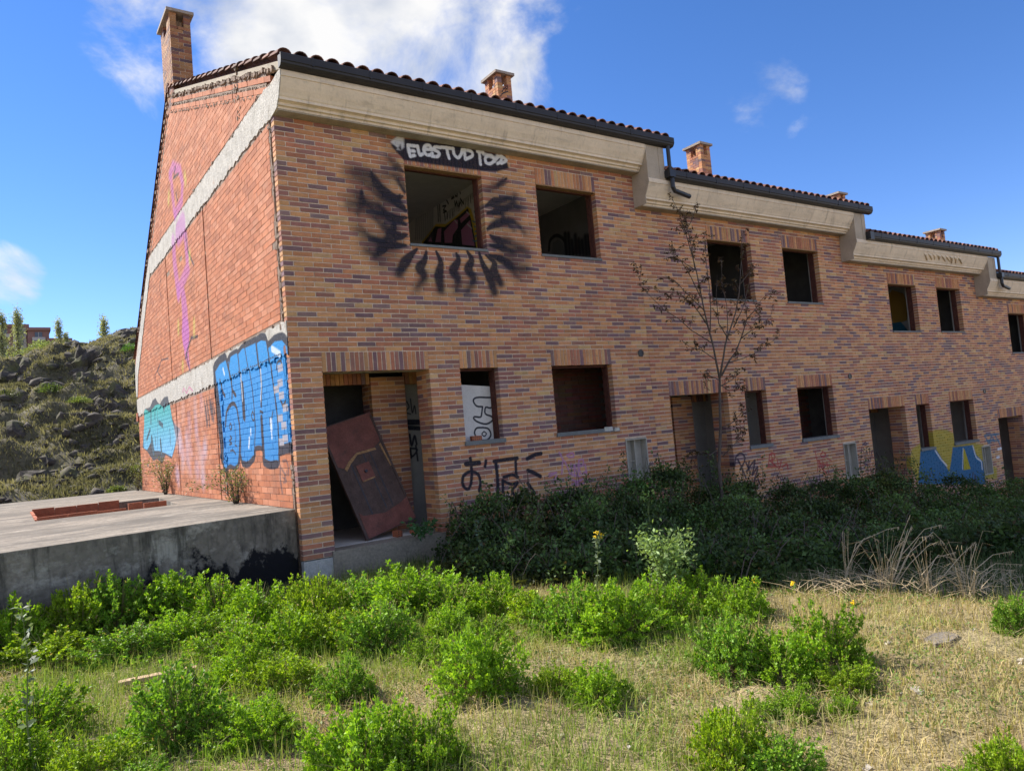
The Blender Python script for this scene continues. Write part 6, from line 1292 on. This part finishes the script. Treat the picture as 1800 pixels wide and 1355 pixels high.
bush(45, 636, 32, 16, 'pale spring bush under the left poplar', (.20, .23, .10), 75); bush(95, 622, 38, 12, 'yellow green hedge bush under the flats', (.21, .25, .09), 72); bush(10, 640, 20, 10, 'dark bush at the left edge under the poplars', (.06, .07, .03), 70); bush(75, 612, 18, 12, 'pale bush between the poplar and the flats', (.24, .30, .12), 80)
# poplars
def poplar(px, pt, pb, Y, wpx, label, dens=1.35):
    b = Vector(on(px, pb, 1, Y)); t_ = Vector(on(px, pt, 1, Y)); hgt = t_.z - b.z; wr = wpx * (b - Vector(CAM_LOC)).length / FPX; e = empty('poplar', b); tag(e, label, 'tree', 'poplars on the hilltop')
    m_ = MB(); m_.tube([(0, 0, -2), (0, 0, hgt * .5), (0.1, 0, hgt)], [.28, .16, .03], 7); m_.build('trunk', M['bark'], e, True)
    lm_ = MB(); Ps = []
    for i in range(46):
        z0_ = hgt * rnd.uniform(.12, .92); a = rnd.uniform(0, 6.28); L_ = wr * (1.1 - .6 * z0_ / hgt); q = Vector((math.cos(a) * L_ * .7, math.sin(a) * L_ * .7, hgt * rnd.uniform(.10, .22))); p = Vector((0, 0, z0_)); lm_.tube([p, p + q * .5 + Vector((0, 0, -.1)), p + q], [.05, .03, .01], 4, cap=False)
        for j in range(int(34 * dens)): s_ = p + q * rnd.uniform(.3, 1.1); Ps.append((s_.x + rnd.gauss(0, .18), s_.y + rnd.gauss(0, .18), s_.z + rnd.gauss(0, .3)))
    lm_.build('branch', M['bark'], e); P2 = np.array(Ps); Nn = rng.normal(size=P2.shape) + [0, 0, .6]; Nn /= np.linalg.norm(Nn, axis=1, keepdims=True); k_ = len(P2)
    V, F, C = leaf_cloud(P2, Nn, rng.uniform(.12, .30, k_), rng.uniform(.08, .2, k_), np.array([.34, .36, .20]) * rng.uniform(.7, 1.3, (k_, 1))); np_mesh('crown', V, F, C, M['leaf'], e)
poplar(33, 552, 640, 110, 13, 'tall poplar in front of the red flats'); poplar(5, 556, 640, 110, 10, 'poplar at the left edge of the view'); poplar(105, 566, 625, 125, 7, 'slim poplar right of the flats', .8); poplar(117, 590, 620, 125, 4, 'shortest poplar, just right of the slim one', .7); poplar(184, 564, 600, 90, 7, 'bare wispy poplar alone on the crest', .5)
# distant flats
P_ = on(0, 610, 1, 230); sc_ = 230 / FPX
M['flatred'] = mat('distant_red_brick', (.28, .15, .12), var=.1, vscale=.2); M['flatpale'] = mat('distant_pale_balcony', (.48, .44, .40), var=.15, vscale=.3); M['glassd'] = mat('distant_window', (.10, .12, .15), rough=.3, var=.2)
def block(x0p, x1p, topp, label, floors, Y, parapet=True):
    a, b = on(x0p, topp, 1, Y), on(x1p, topp, 1, Y); zt2 = a[2]; zb2 = zt2 - floors * 3.0; e = empty('apartment_block', ((a[0] + b[0]) / 2, Y, zb2)); tag(e, label, 'building', 'flats on the hilltop')
    o = e.location; w2 = (b[0] - a[0]) / 2; hh = zt2 - zb2; m_ = MB(); m_.box((-w2, 0, 0), (w2, 14, hh)); m_.build('wall', M['flatred'], e); r = MB(); r.box((-w2 - .4, -.6, hh + .01), (w2 + .4, 14.4, hh + .8)); r.build('roof', M['flatred'], e)
    nb = max(1, int(w2 * 2 / 3.6))
    for f in range(floors):
        z_ = hh - (f + 1) * 3.0
        for j in range(nb):
            xc = -w2 + (j + .5) * 2 * w2 / nb
            if (j % 3) != 2:
                bb = MB(); bb.box((xc - 1.5, -1.0, z_ + .05), (xc + 1.5, -.05, z_ + 1.05)); bb.build('balcony', M['flatpale'], e)
            else: bb = MB(); bb.box((xc - 1.5, -.12, z_ + .05), (xc + 1.5, -.02, z_ + 2.9)); bb.build('wall_panel', M['flatpale'], e)
            wn = MB(); wn.box((xc - .85, -.18, z_ + 1.15), (xc + .85, -.125, z_ + 2.55)); wo2 = wn.build('window', M['glassd'], e)
            fr = MB(); fr.box((xc - .06, -.22, z_ + 1.15), (xc + .06, -.185, z_ + 2.55)); fr.build('window_frame', M['flatpale'], wo2)
block(-40, 48, 575, 'left part of the red flats with pale balconies on the hilltop', 7, 232); block(48.5, 86, 581, 'right part of the red flats, slightly lower', 7, 229); block(87, 124, 600, 'low pale roofed block right of the red flats', 3, 225)
